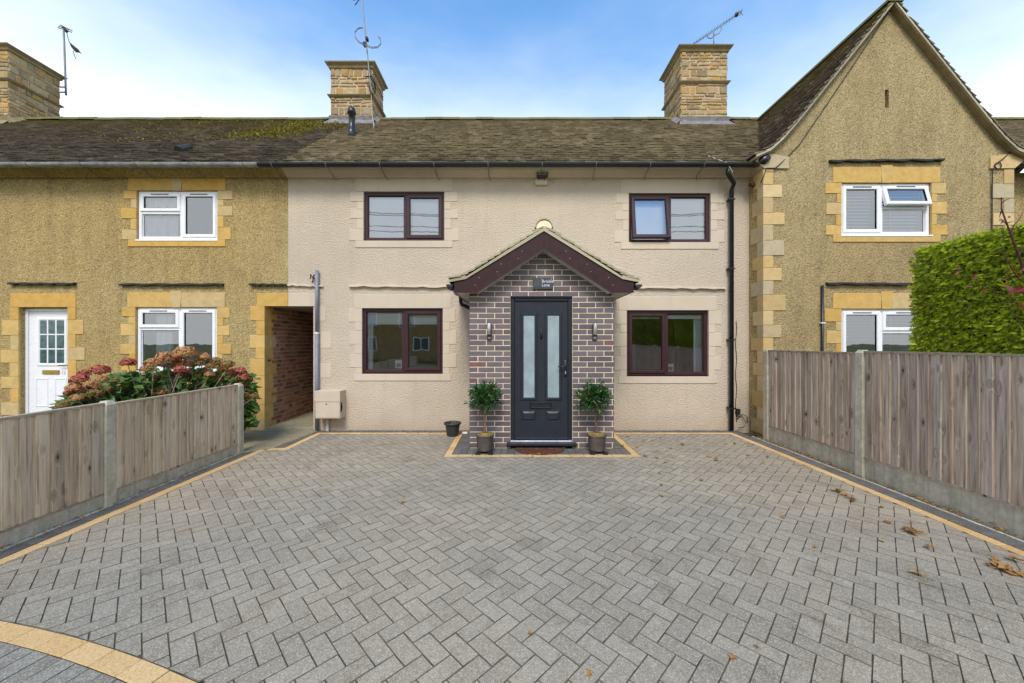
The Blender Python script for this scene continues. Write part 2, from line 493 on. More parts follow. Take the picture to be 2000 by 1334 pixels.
M['petal_red'] = leaf_mat('crimson_petals', [(0.40, 0.055, 0.055), (0.50, 0.12, 0.08), (0.32, 0.055, 0.045), (0.50, 0.20, 0.09)], 0.6, 0.25)
M['petal_orange'] = leaf_mat('faded_petals', [(0.58, 0.24, 0.12), (0.52, 0.30, 0.10), (0.50, 0.16, 0.10), (0.38, 0.30, 0.08)], 0.6, 0.25)
M['petal_brown'] = leaf_mat('olive_brown_petals', [(0.24, 0.15, 0.045), (0.30, 0.12, 0.05), (0.21, 0.19, 0.04)], 0.6, 0.25)
M['hedge'] = leaf_mat('conifer_spray', [(0.16, 0.22, 0.008), (0.42, 0.54, 0.014), (0.60, 0.72, 0.02), (0.32, 0.43, 0.012), (0.70, 0.78, 0.04), (0.24, 0.24, 0.03)], 0.6, 0.45)
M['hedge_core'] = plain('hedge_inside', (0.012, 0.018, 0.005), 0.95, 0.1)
M['bark'] = plain('bark', (0.22, 0.13, 0.075), 0.85, 0.2, var=0.35, scale=40, bmp=0.5)
M['twig'] = plain('dark_twig', (0.07, 0.03, 0.025), 0.7, 0.2, var=0.3, scale=30)
M['redleaf'] = leaf_mat('dark_red_leaf', [(0.22, 0.02, 0.03), (0.12, 0.045, 0.06), (0.30, 0.04, 0.03), (0.16, 0.09, 0.10)], 0.5, 0.3)
M['pot'] = plain('pewter_pot', (0.105, 0.088, 0.075), 0.62, 0.35, var=0.35, scale=9, bmp=0.3)
M['basket'] = plain('dark_resin', (0.040, 0.042, 0.043), 0.5, 0.4, var=0.5, scale=60, bmp=0.9, bscale=70)
M['bark_mulch'] = plain('yellow_moss_mulch', (0.33, 0.235, 0.06), 0.95, 0.1, var=0.5, scale=60, bmp=0.8)
M['rust'] = plain('rusty_mat', (0.10, 0.042, 0.026), 0.85, 0.2, var=0.5, scale=30, bmp=0.5)
M['dead'] = leaf_mat('dead_leaf', [(0.44, 0.25, 0.05), (0.36, 0.15, 0.04), (0.50, 0.32, 0.06), (0.22, 0.10, 0.04), (0.40, 0.22, 0.07)], 0.6, 0.2)
M['soil'] = plain('garden_soil', (0.10, 0.085, 0.05), 0.95, 0.1, var=0.6, scale=7, bmp=0.8, bscale=30)
M['ground'] = plain('ground', (0.11, 0.125, 0.05), 0.95, 0.1, var=0.4, scale=1.5, bmp=0.6, bscale=40)
M['lead'] = plain('lead_flashing', (0.20, 0.19, 0.185), 0.6, 0.4, 0.2, var=0.3, scale=8)
M['ridge'] = tile_mat('ridge_tiles', [(0.13, 0.125, 0.085), (0.17, 0.155, 0.10)], (0.30, 0.29, 0.20), 0.5, 0.6)
M['moss'] = leaf_mat('moss', [(0.20, 0.175, 0.018), (0.30, 0.26, 0.025), (0.13, 0.125, 0.018), (0.22, 0.14, 0.025)], 0.95, 0.1)
M['metalgrey'] = plain('galvanised', (0.22, 0.22, 0.22), 0.5, 0.4, 0.5)
M['cable'] = plain('black_cable', (0.02, 0.02, 0.02), 0.6, 0.3)
M['greycable'] = plain('pale_cable', (0.45, 0.43, 0.40), 0.6, 0.3)
M['lens'] = plain('lamp_glass', (0.30, 0.30, 0.27), 0.08, 0.7)


# ------------------------------------------------------------------ mesh and object helpers
WM = {}
I4 = Matrix.Identity(4)


def link(name, data, parent=None, world=None):
    o = bpy.data.objects.new(name, data)
    COL.objects.link(o)
    w = world or I4
    WM[o.name] = w.copy()
    if parent is not None:
        o.parent = parent
        o.matrix_parent_inverse = WM[parent.name].inverted()
    o.matrix_basis = w
    return o


def tag(o, label, cat, group=None, kind=None):
    if label:
        o['label'] = label
    if cat:
        o['category'] = cat
    if group:
        o['group'] = group
    if kind:
        o['kind'] = kind
    return o


def thing(name, label, cat, loc, group=None):
    o = link(name, None, None, Matrix.Translation(Vector(loc)))
    o.empty_display_size = 0.1
    return tag(o, label, cat, group)


class MB:
    def __init__(s):
        s.v = []
        s.f = []
        s.edge = set()

    def add(s, vs, fs):
        k = len(s.v)
        s.v += [tuple(p) for p in vs]
        s.f += [tuple(i + k for i in f) for f in fs]
        return s

    def box(s, x0, x1, y0, y1, z0, z1):
        vs = [(x0, y0, z0), (x1, y0, z0), (x1, y1, z0), (x0, y1, z0), (x0, y0, z1), (x1, y0, z1), (x1, y1, z1), (x0, y1, z1)]
        return s.add(vs, [(0, 3, 2, 1), (4, 5, 6, 7), (0, 1, 5, 4), (1, 2, 6, 5), (2, 3, 7, 6), (3, 0, 4, 7)])

    def bbox(s, x0, x1, y0, y1, z0, z1, c=0.004):
        """box with its front (-Y) edges chamfered"""
        c = min(c, (x1 - x0) * 0.3, (z1 - z0) * 0.3, abs(y1 - y0) * 0.5)
        vs = []
        for (a, y) in ((0, y1), (0, y0 + c), (c, y0)):
            vs += [(x0 + a, y, z0 + a), (x1 - a, y, z0 + a), (x1 - a, y, z1 - a), (x0 + a, y, z1 - a)]
        fs = [(0, 3, 2, 1)]
        for r in (0, 4):
            for i in range(4):
                j = (i + 1) % 4
                fs.append((r + i, r + j, r + 4 + j, r + 4 + i))
        fs.append((8, 9, 10, 11))
        return s.add(vs, fs)

    def ring(s, x0, x1, z0, z1, w, yf, yb, c=0.008):
        loops = [(0, yb), (0, yf + c), (c, yf), (w - c, yf), (w, yf + c), (w, yb)]
        vs = []
        for (a, y) in loops:
            vs += [(x0 + a, y, z0 + a), (x1 - a, y, z0 + a), (x1 - a, y, z1 - a), (x0 + a, y, z1 - a)]
        fs = []
        n = len(loops)
        for r in range(n):
            q = (r + 1) % n
            for i in range(4):
                j = (i + 1) % 4
                fs.append((r * 4 + i, r * 4 + j, q * 4 + j, q * 4 + i))
        return s.add(vs, fs)

    def prism(s, poly, y0, y1):
        """polygon in the XZ plane pulled from y0 to y1"""
        n = len(poly)
        vs = [(x, y0, z) for x, z in poly] + [(x, y1, z) for x, z in poly]
        fs = [tuple(range(n)), tuple(reversed(range(n, 2 * n)))]
        fs += [(i, (i + 1) % n, n + (i + 1) % n, n + i) for i in range(n)]
        return s.add(vs, fs)

    def slab(s, poly, zt, zb, c=0.0):
        """polygon in the XY plane with its top edges chamfered by c"""
        n = len(poly)
        cx = sum(p[0] for p in poly) / n
        cy = sum(p[1] for p in poly) / n
        ins = []
        for p in poly:
            d = math.hypot(p[0] - cx, p[1] - cy) or 1
            k = max(0.3, 1 - c * 1.35 / d)
            ins.append((cx + (p[0] - cx) * k, cy + (p[1] - cy) * k))
        vs = [(x, y, zb) for x, y in poly] + [(x, y, zt - c) for x, y in poly] + [(x, y, zt) for x, y in ins]
        fs = [tuple(range(2 * n, 3 * n))]
        for r in (0, n):
            fs += [(r + i, r + (i + 1) % n, r + n + (i + 1) % n, r + n + i) for i in range(n)]
        k0 = len(s.f)
        s.edge.update(range(k0 + 1 + n, k0 + 1 + 2 * n))
        return s.add(vs, fs)

    def tube(s, pts, r, n=8, cap=True):
        pts = [Vector(p) for p in pts]
        rr = r if isinstance(r, (list, tuple)) else [r] * len(pts)
        vs = []
        up0 = Vector((0.13, 0.21, 1)).normalized()
        for i, p in enumerate(pts):
            d = (pts[min(i + 1, len(pts) - 1)] - pts[max(i - 1, 0)]).normalized()
            a = d.cross(up0)
            if a.length < 0.05:
                a = d.cross(Vector((1, 0.2, 0)))
            a.normalize()
            b = d.cross(a)
            for k in range(n):
                t = 2 * math.pi * k / n
                vs.append(p + (a * math.cos(t) + b * math.sin(t)) * rr[i])
        fs = []
        for i in range(len(pts) - 1):
            for k in range(n):
                fs.append((i * n + k, i * n + (k + 1) % n, (i + 1) * n + (k + 1) % n, (i + 1) * n + k))
        if cap:
            fs += [tuple(reversed(range(n))), tuple(range((len(pts) - 1) * n, len(pts) * n))]
        return s.add(vs, fs)

    def lathe(s, prof, c, n=24, cap=True):
        vs = []
        for (r, z) in prof:
            for k in range(n):
                t = 2 * math.pi * k / n
                vs.append((c[0] + r * math.cos(t), c[1] + r * math.sin(t), c[2] + z))
        fs = []
        for i in range(len(prof) - 1):
            for k in range(n):
                fs.append((i * n + k, i * n + (k + 1) % n, (i + 1) * n + (k + 1) % n, (i + 1) * n + k))
        if cap:
            fs += [tuple(reversed(range(n))), tuple(range((len(prof) - 1) * n, len(prof) * n))]
        return s.add(vs, fs)

    def loft(s, x0, x1, y0, y1, prof):
        """rectangle lofted through (outward offset, z) steps"""
        vs = []
        for (a, z) in prof:
            vs += [(x0 - a, y0 - a, z), (x1 + a, y0 - a, z), (x1 + a, y1 + a, z), (x0 - a, y1 + a, z)]
        fs = [(3, 2, 1, 0)]
        for r in range(len(prof) - 1):
            for i in range(4):
                j = (i + 1) % 4
                fs.append((r * 4 + i, r * 4 + j, r * 4 + 4 + j, r * 4 + 4 + i))
        k = (len(prof) - 1) * 4
        fs.append((k, k + 1, k + 2, k + 3))
        return s.add(vs, fs)

    def xf(s, m, start=0):
        for i in range(start, len(s.v)):
            s.v[i] = tuple(m @ Vector(s.v[i]))
        return s

    def mesh(s, name, m, smooth=False, m2=None):
        me = bpy.data.meshes.new(name)
        me.from_pydata(s.v, [], s.f)
        me.materials.append(M[m] if isinstance(m, str) else m)
        if m2:
            me.materials.append(M[m2])
            for i in s.edge:
                me.polygons[i].material_index = 1
        if smooth:
            for p in me.polygons:
                p.use_smooth = True
        me.update()
        return me

    def build(s, name, m, parent=None, smooth=False, kind=None, label=None, m2=None):
        o = link(name, s.mesh(name, m, smooth, m2), parent)
        if kind:
            o['kind'] = kind
        if label:
            o['label'] = label
        return o


def clip(poly, a, b, c):
    """keep the part of a polygon with a*x + b*y <= c"""
    out = []
    n = len(poly)
    for i in range(n):
        p, q = poly[i], poly[(i + 1) % n]
        dp, dq = a * p[0] + b * p[1] - c, a * q[0] + b * q[1] - c
        if dp <= 0:
            out.append(p)
        if (dp < 0 < dq) or (dq < 0 < dp):
            k = dp / (dp - dq)
            out.append((p[0] + (q[0] - p[0]) * k, p[1] + (q[1] - p[1]) * k))
    return out


def area(poly):
    return abs(sum(poly[i][0] * poly[(i + 1) % len(poly)][1] - poly[(i + 1) % len(poly)][0] * poly[i][1] for i in range(len(poly)))) / 2 if len(poly) > 2 else 0


def leaf_quad(mb, p, d, nrm, L, W, fold=0.25):
    """pointed leaf bent along its midrib: 6 verts, 4 triangles"""
    d = d.normalized()
    s_ = d.cross(nrm)
    if s_.length < 1e-4:
        s_ = d.cross(Vector((0.3, 1, 0.2)))
    s_.normalize()
    n = s_.cross(d)
    mb.add([p, p + d * L * 0.45 + s_ * W / 2 + n * fold * W, p + d * L * 0.45 - s_ * W / 2 + n * fold * W, p + d * L * 0.5, p + d * L - n * fold * W * 0.6],
           [(0, 1, 3), (0, 3, 2), (1, 4, 3), (3, 4, 2)])


def rdir():
    while True:
        v = Vector((U(-1, 1), U(-1, 1), U(-1, 1)))
        if 0.05 < v.length < 1:
            return v.normalized()


# ------------------------------------------------------------------ ground, path
YW = 6.85           # face of the terrace
YG = 6.46           # face of the gabled house
YP = 5.70           # face of the porch
g = MB()
g.add([(-400, -400, -0.09), (400, -400, -0.09), (400, 400, -0.09), (-400, 400, -0.09)], [(0, 1, 2, 3)])
g.build('ground', 'ground')['kind'] = 'structure'
s_ = MB().add([(-11.5, 2.0, -0.045), (-3.97, 2.0, -0.045), (-3.97, 6.9, -0.045), (-11.5, 6.9, -0.045)], [(0, 1, 2, 3)])
s_.build('garden_bed', 'soil')['kind'] = 'structure'
s_ = MB().add([(4.18, -2, -0.045), (11, -2, -0.045), (11, 6.9, -0.045), (4.18, 6.9, -0.045)], [(0, 1, 2, 3)])
s_.build('side_garden', 'soil')['kind'] = 'structure'
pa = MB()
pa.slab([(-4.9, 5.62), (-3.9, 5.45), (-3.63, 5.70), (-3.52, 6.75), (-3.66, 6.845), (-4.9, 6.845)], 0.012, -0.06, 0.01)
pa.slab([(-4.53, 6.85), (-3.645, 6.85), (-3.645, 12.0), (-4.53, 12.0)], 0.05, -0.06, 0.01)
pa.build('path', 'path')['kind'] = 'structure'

# ------------------------------------------------------------------ block-paved drive
drive = link('driveway', MB().add([(-3.93, 0.3, -0.0032), (4.12, 0.3, -0.0032), (4.12, 6.84, -0.0032), (-3.93, 6.84, -0.0032)], [(0, 1, 2, 3)]).mesh('driveway', 'joint'))
drive['kind'] = 'structure'
AC, AR = (-4.66, -7.19), 9.5           # centre and radius of the golden arc
REG = [(-3.685, 3.83, 0.35, 5.26), (-3.685, -0.965, 5.26, 5.60), (-3.37, -0.965, 5.60, 6.59), (1.82, 3.83, 5.26, 6.59)]


def inside(p):
    return any(r[0] - 1e-6 <= p[0] <= r[1] + 1e-6 and r[2] - 1e-6 <= p[1] <= r[3] + 1e-6 for r in REG)


WB = 0.1022
JT = 0.0016
full, cut = [], []
ox, oy = 0.121 - 3 / math.sqrt(2) * WB, 2.21 - 3 / math.sqrt(2) * WB
S2 = math.sqrt(0.5)
for i in range(-70, 130):
    for j in range(-40, 40):
        for kind in (0, 1):
            u0, v0 = i + 2 * j, i - 2 * j
            rect = (u0, v0, 2, 1) if kind == 0 else (u0, v0 + 1, 1, 2)
            jt = JT / WB
            a0, a1, b0, b1 = rect[0] + jt, rect[0] + rect[2] - jt, rect[1] + jt, rect[1] + rect[3] - jt
            poly = [((u + v) * S2 * WB + ox, (v - u) * S2 * WB + oy) for u, v in ((a0, b0), (a1, b0), (a1, b1), (a0, b1))]
            cx = sum(p[0] for p in poly) / 4
            cy = sum(p[1] for p in poly) / 4
            if not (-4 < cx < 4.1 and 0.2 < cy < 6.8):
                continue
            dx, dy = cx - AC[0], cy - AC[1]
            dd = math.hypot(dx, dy)
            near_arc = dd < AR + 0.13
            if near_arc and dd < AR - 0.13:
                continue
            if all(inside(p) for p in poly) and not near_arc:
                full.append((poly, cx, cy, kind))
                continue
            for r in REG:
                q = clip(clip(clip(clip(poly, -1, 0, -r[0]), 1, 0, r[1]), 0, -1, -r[2]), 0, 1, r[3])
                if near_arc and len(q) > 2:
                    nx, ny = dx / dd, dy / dd
                    q = clip(q, -nx, -ny, -((AC[0] * nx + AC[1] * ny) + AR + 0.004))
                if len(q) > 2 and area(q) > 0.0006:
                    cut.append(q)


def on_screen(x, y):
    px = 1000 + F * x / y
    py = HY + F * EYE / y
    return -20 < px < 2020 and py < 1360


full.sort(key=lambda b: (not on_screen(b[1], b[2]), b[2]))
hb = MB()
L2, W2 = WB - JT, WB / 2 - JT
bm = MB().slab([(-L2, -W2), (L2, -W2), (L2, W2), (-L2, W2)], 0.0, -0.03, 0.0028).mesh('paving_block', 'pave', m2='arris')
for k, (poly, cx, cy, kind) in enumerate(full):
    dz = U(-0.0012, 0.0016)
    if k < 292:
        w = Matrix.Translation((cx, cy, dz)) @ Matrix.Rotation(math.radians(-45 if kind == 0 else 45) + U(-0.006, 0.006), 4, 'Z') @ Matrix.Rotation(U(-0.012, 0.012), 4, 'X')
        link('paving_block', bm, drive, w)
    else:
        hb.slab(poly, dz, -0.03, 0.0028)
for q in cut:
    hb.slab(q, U(-0.0012, 0.0016), -0.03, 0.003)
hb.build('block_field', 'pave', drive, kind='stuff', m2='arris')

# border courses: golden line, charcoal soldier course, cement edge
bb, bd, br_, bh = [], [], [], MB()


def course(lst, p0, p1, width, unit, side):
    """blocks along p0->p1, `width` deep to the given side (+1 left of travel)"""
    a, b = Vector(p0), Vector(p1)
    d = (b - a)
    L = d.length
    d.normalize()
    n = Vector((-d.y, d.x)) * side
    k = max(1, round(L / unit))
    st = L / k
    for i in range(k):
        s0, s1 = i * st + 0.002, (i + 1) * st - 0.002
        lst.append([tuple(a + d * s0 + n * 0.002), tuple(a + d * s1 + n * 0.002), tuple(a + d * s1 + n * (width - 0.002)), tuple(a + d * s0 + n * (width - 0.002))])


GOLD = 0.10
course(bb, (-3.69, 0.35), (-3.69, 5.60), GOLD, 0.2, 1)
course(bb, (-3.69, 5.605), (-3.375, 5.605), GOLD, 0.2, 1)
course(bb, (-3.375, 5.71), (-3.375, 6.59), GOLD, 0.2, 1)
course(bb, (-3.475, 6.595), (-0.86, 6.595), 0.085, 0.2, 1)
course(bb, (1.72, 6.595), (3.93, 6.595), 0.085, 0.2, 1)
course(bb, (3.835, 0.35), (3.835, 6.59), GOLD, 0.2, -1)
course(bb, (-0.865, 5.365), (-0.865, 6.59), GOLD, 0.2, 1)
course(bb, (1.72, 5.365), (1.72, 6.59), GOLD, 0.2, -1)
course(bb, (-0.965, 5.265), (1.82, 5.265), GOLD, 0.2, 1)
course(bd, (-3.795, 0.35), (-3.795, 5.70), 0.13, 0.1, 1)
course(bd, (-3.795, 5.71), (-3.48, 5.71), 0.13, 0.1, 1)
course(bd, (-3.48, 5.845), (-3.48, 6.60), 0.12, 0.1, 1)
course(bd, (-3.6, 6.685), (-0.86, 6.685), 0.155, 0.1, 1)
course(bd, (1.72, 6.685), (4.1, 6.685), 0.155, 0.1, 1)
course(bd, (3.94, 0.35), (3.94, 6.68), 0.155, 0.1, -1)
course(bd, (-0.86, 5.37), (-0.66, 5.37), 0.32, 0.1, 1)
for yy in range(11):
    course(bd, (-0.86, 5.69 + yy * 0.1), (-0.655, 5.69 + yy * 0.1), 0.1, 0.205, 1)
    course(bd, (1.56, 5.69 + yy * 0.1), (1.715, 5.69 + yy * 0.1), 0.1, 0.155, 1)
course(bd, (-0.655, 5.37), (1.715, 5.37), 0.30, 0.1, 1)
course(bd, (1.56, 5.37), (1.56, 5.37 + 0.32), 0.0, 0.1, 1)
# arc ring, then a ring of charcoal blocks inside it
ga, gd_, inner = math.radians(74.5), math.radians(58), MB()
th = math.radians(88)
while th > math.radians(55):
    st = 0.208 / AR
    r0, r1 = AR - 0.104, AR
    bb.append([(AC[0] + r * math.cos(t_), AC[1] + r * math.sin(t_)) for r, t_ in ((r0, th - 0.002 / AR), (r0, th - st + 0.002 / AR), (r1, th - st + 0.002 / AR), (r1, th - 0.002 / AR))])
    th -= st
for rr in (AR - 0.108, AR - 0.314, AR - 0.52, AR - 0.726):
    th = math.radians(88) + (0.004 if rr < 9.2 else 0)
    while th > math.radians(55):
        st = 0.104 / rr
        br_.append([(AC[0] + r * math.cos(t_), AC[1] + r * math.sin(t_)) for r, t_ in ((rr - 0.202, th - 0.002 / AR), (rr - 0.202, th - st + 0.002 / AR), (rr, th - st + 0.002 / AR), (rr, th - 0.002 / AR))])
        th -= st


def lay(lst, name, matn, field, extra=lambda p: True):
    ok = []
    for p in lst:
        cx = sum(q[0] for q in p) / len(p)
        cy = sum(q[1] for q in p) / len(p)
        if cy < 0.35 or cx < -3.95 or area(p) < 0.001:
            continue
        # keep the arc rings off the side border
        if math.hypot(cx - AC[0], cy - AC[1]) < AR + 0.001 and cy < 2.4 and cx > -3.69 and lst is not None:
            p = clip(p, -1, 0, 3.685)
        elif cx < -3.685 and cy < 2.4 and abs(math.hypot(cx - AC[0], cy - AC[1]) - AR) < 1 and len(p) == 4 and abs(p[0][0] - p[3][0]) > 0.001 and abs(p[0][1] - p[3][1]) > 0.02:
            continue
        if len(p) > 2 and area(p) > 0.0008:
            ok.append((p, cx, cy))
    ok.sort(key=lambda b: (not on_screen(b[1], b[2]), b[2]))
    rest = MB()
    for k, (p, cx, cy) in enumerate(ok):
        mb = MB() if k < 290 else rest
        mb.slab(p, U(-0.0010, 0.002), -0.03, 0.003)
        if k < 290:
            mb.build(name, matn, drive, m2=None if matn == 'pave_buff' else 'arris')
    if rest.v:
        rest.build(field, matn, drive, kind='stuff', m2=None if matn == 'pave_buff' else 'arris')


lay(bb, 'golden_block', 'pave_buff', 'golden_field')
lay(bd, 'charcoal_block', 'pave_dark', 'charcoal_field')
lay(br_, 'ring_block', 'pave_ring', 'ring_field')
bh.slab([(-3.955, 0.35), (-3.928, 0.35), (-3.928, 5.72), (-3.955, 5.72)], 0.006, -0.05, 0.004)
bh.build('cement_edge', 'haunch', drive)
bh = MB().slab([(4.098, 0.35), (4.128, 0.35), (4.128, 6.4), (4.098, 6.4)], 0.006, -0.05, 0.004)
bh.build('cement_edge', 'haunch', drive)
wd = MB()                                   # moss and weed tufts in the joints and along the edges
for k in range(420):
    m_ = k % 3
    if m_ == 0:
        p = Vector((U(-3.3, 3.9), 6.835, 0))
    elif m_ == 1:
        p = Vector((U(-3.6, 3.7), U(1.4, 6.4), -0.004))
    else:
        p = Vector((-3.935 if k % 2 else 4.11, U(1.5, 6.3), 0))
    if m_ == 1 and (not full or RND.random() < 0.6):
        continue
    for q in range(4):
        d = Vector((U(-1, 1), U(-1, 1), U(0.3, 1.2)))
        leaf_quad(wd, p + Vector((U(-.012, .012), U(-.006, .006), 0)), d, rdir(), U(0.008, 0.02) * (0.6 if m_ == 1 else 1), 0.006)
wd.build('joint_moss', 'moss', drive, kind='stuff')


# ------------------------------------------------------------------ shared house pieces
def wall_holes(mb, x0, x1, z0, z1, y, holes, depth):
    xs = sorted(set([x0, x1] + [h[0] for h in holes] + [h[1] for h in holes]))
    zs = sorted(set([z0, z1] + [h[2] for h in holes] + [h[3] for h in holes]))
    xs = [x for x in xs if x0 <= x <= x1]
    zs = [z for z in zs if z0 <= z <= z1]
    for i in range(len(xs) - 1):
        for k in range(len(zs) - 1):
            cx, cz = (xs[i] + xs[i + 1]) / 2, (zs[k] + zs[k + 1]) / 2
            if any(h[0] < cx < h[1] and h[2] < cz < h[3] for h in holes):
                continue
            mb.add([(xs[i], y, zs[k]), (xs[i + 1], y, zs[k]), (xs[i + 1], y, zs[k + 1]), (xs[i], y, zs[k + 1])], [(0, 1, 2, 3)])
    for h in holes:
        a, b, c, d = h[:4]
        yb = y + (h[4] if len(h) > 4 else depth)
        sides = [((a, c), (a, d)), ((a, d), (b, d)), ((b, d), (b, c)), ((b, c), (a, c))]
        for k_, (p, q) in enumerate(sides):
            if len(h) > 5 and k_ in h[5]:
                continue
            mb.add([(p[0], y, p[1]), (q[0], y, q[1]), (q[0], yb, q[1]), (p[0], yb, p[1])], [(0, 1, 2, 3)])


def room(parent, x0, x1, y0, y1, z0, z1):
    mb = MB()
    mb.box(x0, x1, y1, y1 + 0.05, z0, z1)
    mb.box(x0 - 0.05, x0, y0, y1, z0, z1)
    mb.box(x1, x1 + 0.05, y0, y1, z0, z1)
    mb.box(x0, x1, y0, y1, z1, z1 + 0.05)
    mb.box(x0, x1, y0, y1, z0 - 0.05, z0)
    mid = (z0 + z1) / 2 + 0.15
    mb.box(x0, x1, y0, y1, mid, mid + 0.25)
    mb.build('room_lining', 'room', parent)


def pane(parent, x0, x1, z0, z1, y, m='glass', name='pane', rot=None):
    mb = MB().add([(x0, y, z0), (x1, y, z0), (x1, y, z1), (x0, y, z1)], [(0, 1, 2, 3)])
    if rot:
        mb.xf(rot)
    return mb.build(name, m, parent)


def trickle(mb, x0, x1, z, y):
    mb.bbox(x0, x1, y - 0.012, y + 0.002, z - 0.008, z + 0.008, 0.003)


def window(parent, rect, y, m, cells, sill=True, name='window', fw=0.062, label=None, yp=None):
    """rect = px box of the frame; cells = (px0, px1, py0, py1, kind, vent) where kind is fixed / sash / open<angle>"""
    yp = yp or YW
    x0, x1 = X(rect[0], yp), X(rect[1], yp)
    z0, z1 = Z(rect[3], yp), Z(rect[2], yp)
    fr = MB()
    fr.ring(x0, x1, z0, z1, fw, y, y + 0.07, 0.01)
    w = fr.build(name, m, parent)
    if label:
        w['label'] = label
    seen = []
    for c in cells:
        a, b, d, e = X(c[0], yp), X(c[1], yp), Z(c[3], yp), Z(c[2], yp)
        seen.append((a, b, d, e, c[4], c[5] if len(c) > 5 else 0))
    mu = MB()
    for a in seen:
        for b in seen:
            if a is not b and abs(a[1] - b[0]) < 0.03 and a[0] < b[0]:
                xm = (a[1] + b[0]) / 2
                mu.bbox(xm - 0.033, xm + 0.033, y + 0.0015, y + 0.068, max(a[2], b[2], z0 + fw * 0.9), min(a[3], b[3], z1 - fw * 0.9), 0.008)
            if a is not b and abs(a[2] - b[3]) < 0.03 and a[2] > b[2] and abs(a[0] - b[0]) < 0.05:
                zm = (a[2] + b[3]) / 2
                mu.bbox(max(a[0], x0 + fw * 0.9), min(a[1], x1 - fw * 0.9), y + 0.003, y + 0.068, zm - 0.03, zm + 0.03, 0.008)
    if mu.v:
        mu.build('mullion', m, w)
    for (a, b, d, e, kind, vent) in seen:
        # clear opening of the cell: outer edges take the frame, inner edges half a mullion
        ia = a + (fw if abs(a - x0) < 0.03 else 0.033)
        ib = b - (fw if abs(b - x1) < 0.03 else 0.033)
        ic = d + (fw if abs(d - z0) < 0.03 else 0.030)
        ie = e - (fw if abs(e - z1) < 0.03 else 0.030)
        if kind == 'fixed':
            gs = MB()
            gs.ring(ia - 0.002, ib + 0.002, ic - 0.002, ie + 0.002, 0.014, y + 0.022, y + 0.06, 0.006)
            gs.build('glazing_bead', m, w)
            pane(w, ia + 0.004, ib - 0.004, ic + 0.004, ie - 0.004, y + 0.035)
        else:
            ov = 0.016
            rot = None
            if kind.startswith('open'):
                ang = math.radians(float(kind[4:]))
                hp = Vector((0, y - 0.015, ie + ov))
                rot = Matrix.Translation(hp) @ Matrix.Rotation(-ang, 4, 'X') @ Matrix.Translation(-hp)
            sm = MB()
            sm.ring(ia - ov, ib + ov, ic - ov, ie + ov, 0.066, y - 0.018, y + 0.04, 0.012)
            if rot:
                sm.xf(rot)
            so = sm.build('sash', m, w)
            ps = MB()
            ps.ring(ia + 0.048, ib - 0.048, ic + 0.048, ie - 0.048, 0.006, y - 0.008, y + 0.02, 0.002)
            if rot:
                ps.xf(rot)
            ps.build('gasket', 'seal', w)
            pane(w, ia + 0.05, ib - 0.05, ic + 0.05, ie - 0.05, y + 0.008, rot=rot)
            if vent:
                tv = MB()
                xm = (ia + ib) / 2
                trickle(tv, xm - 0.16, xm + 0.16, ie - 0.005, y - 0.018)
                if rot:
                    tv.xf(rot)
                tv.build('trickle_vent', 'metalgrey', w)
            if rot:
                st_ = MB()
                st_.box(ib - 0.05, ib - 0.03, y - 0.02, y + 0.04, ic - 0.01, ic + 0.006)
                st_.build('stay', 'steel', w)
    if sill:
        sm = MB().bbox(x0 - 0.012, x1 + 0.012, y - 0.055, y + 0.03, z0 - 0.032, z0 - 0.001, 0.006)
        sm.build('sill', m, w)
    return w


def surround(parent, rect, yw, m, lint, sillh, jl, jr, wide=0.26, narrow=0.115, key=True, name='quoin', pr=0.010, smooth=False):
    """dressed stones round an opening; jl / jr are lists of (relative height, is wide) from the top"""
    x0, x1 = X(rect[0], yw), X(rect[1], yw)
    z0, z1 = Z(rect[3], yw), Z(rect[2], yw)
    yf, yb = yw - pr, yw + 0.02
    e = 0.003

    def put(a, b, c, d, nm):
        j = 0.0015
        MB().bbox(a + j, b - j, yf - U(0, 0.003), yb, c + j, d - j, 0.005).build(nm, m, parent)
    lx0, lx1 = x0 - 0.15, x1 + 0.15
    if key:
        xm = (x0 + x1) / 2
        put(lx0, xm - 0.09, z1 - e, z1 + lint, 'lintel_stone')
        put(xm + 0.09, lx1, z1 - e, z1 + lint, 'lintel_stone')
        kw = MB()
        kw.prism([(xm - 0.082, z1 - e), (xm + 0.082, z1 - e), (xm + 0.105, z1 + lint + 0.03), (xm - 0.105, z1 + lint + 0.03)], yf - 0.004, yb)
        kw.build('keystone', m, parent)
    else:
        put(lx0, lx1, z1 - e, z1 + lint, 'lintel_stone')
    for side, lst in ((-1, jl), (1, jr)):
        tot = sum(h for h, _ in lst)
        z = z1 - e
        for h, wd_ in lst:
            hh = (z1 - z0) * h / tot
            ww = (wide if wd_ else narrow) * U(0.9, 1.1)
            if side < 0:
                put(x0 - ww, x0 + e, z - hh, z, name)
            else:
                put(x1 - e, x1 + ww, z - hh, z, name)
            z -= hh
    if sillh:
        MB().bbox(x0 - 0.15, x1 + 0.15, yf - 0.006, yb, z0 - sillh, z0 - 0.002, 0.006).build('sill_stone', m, parent)


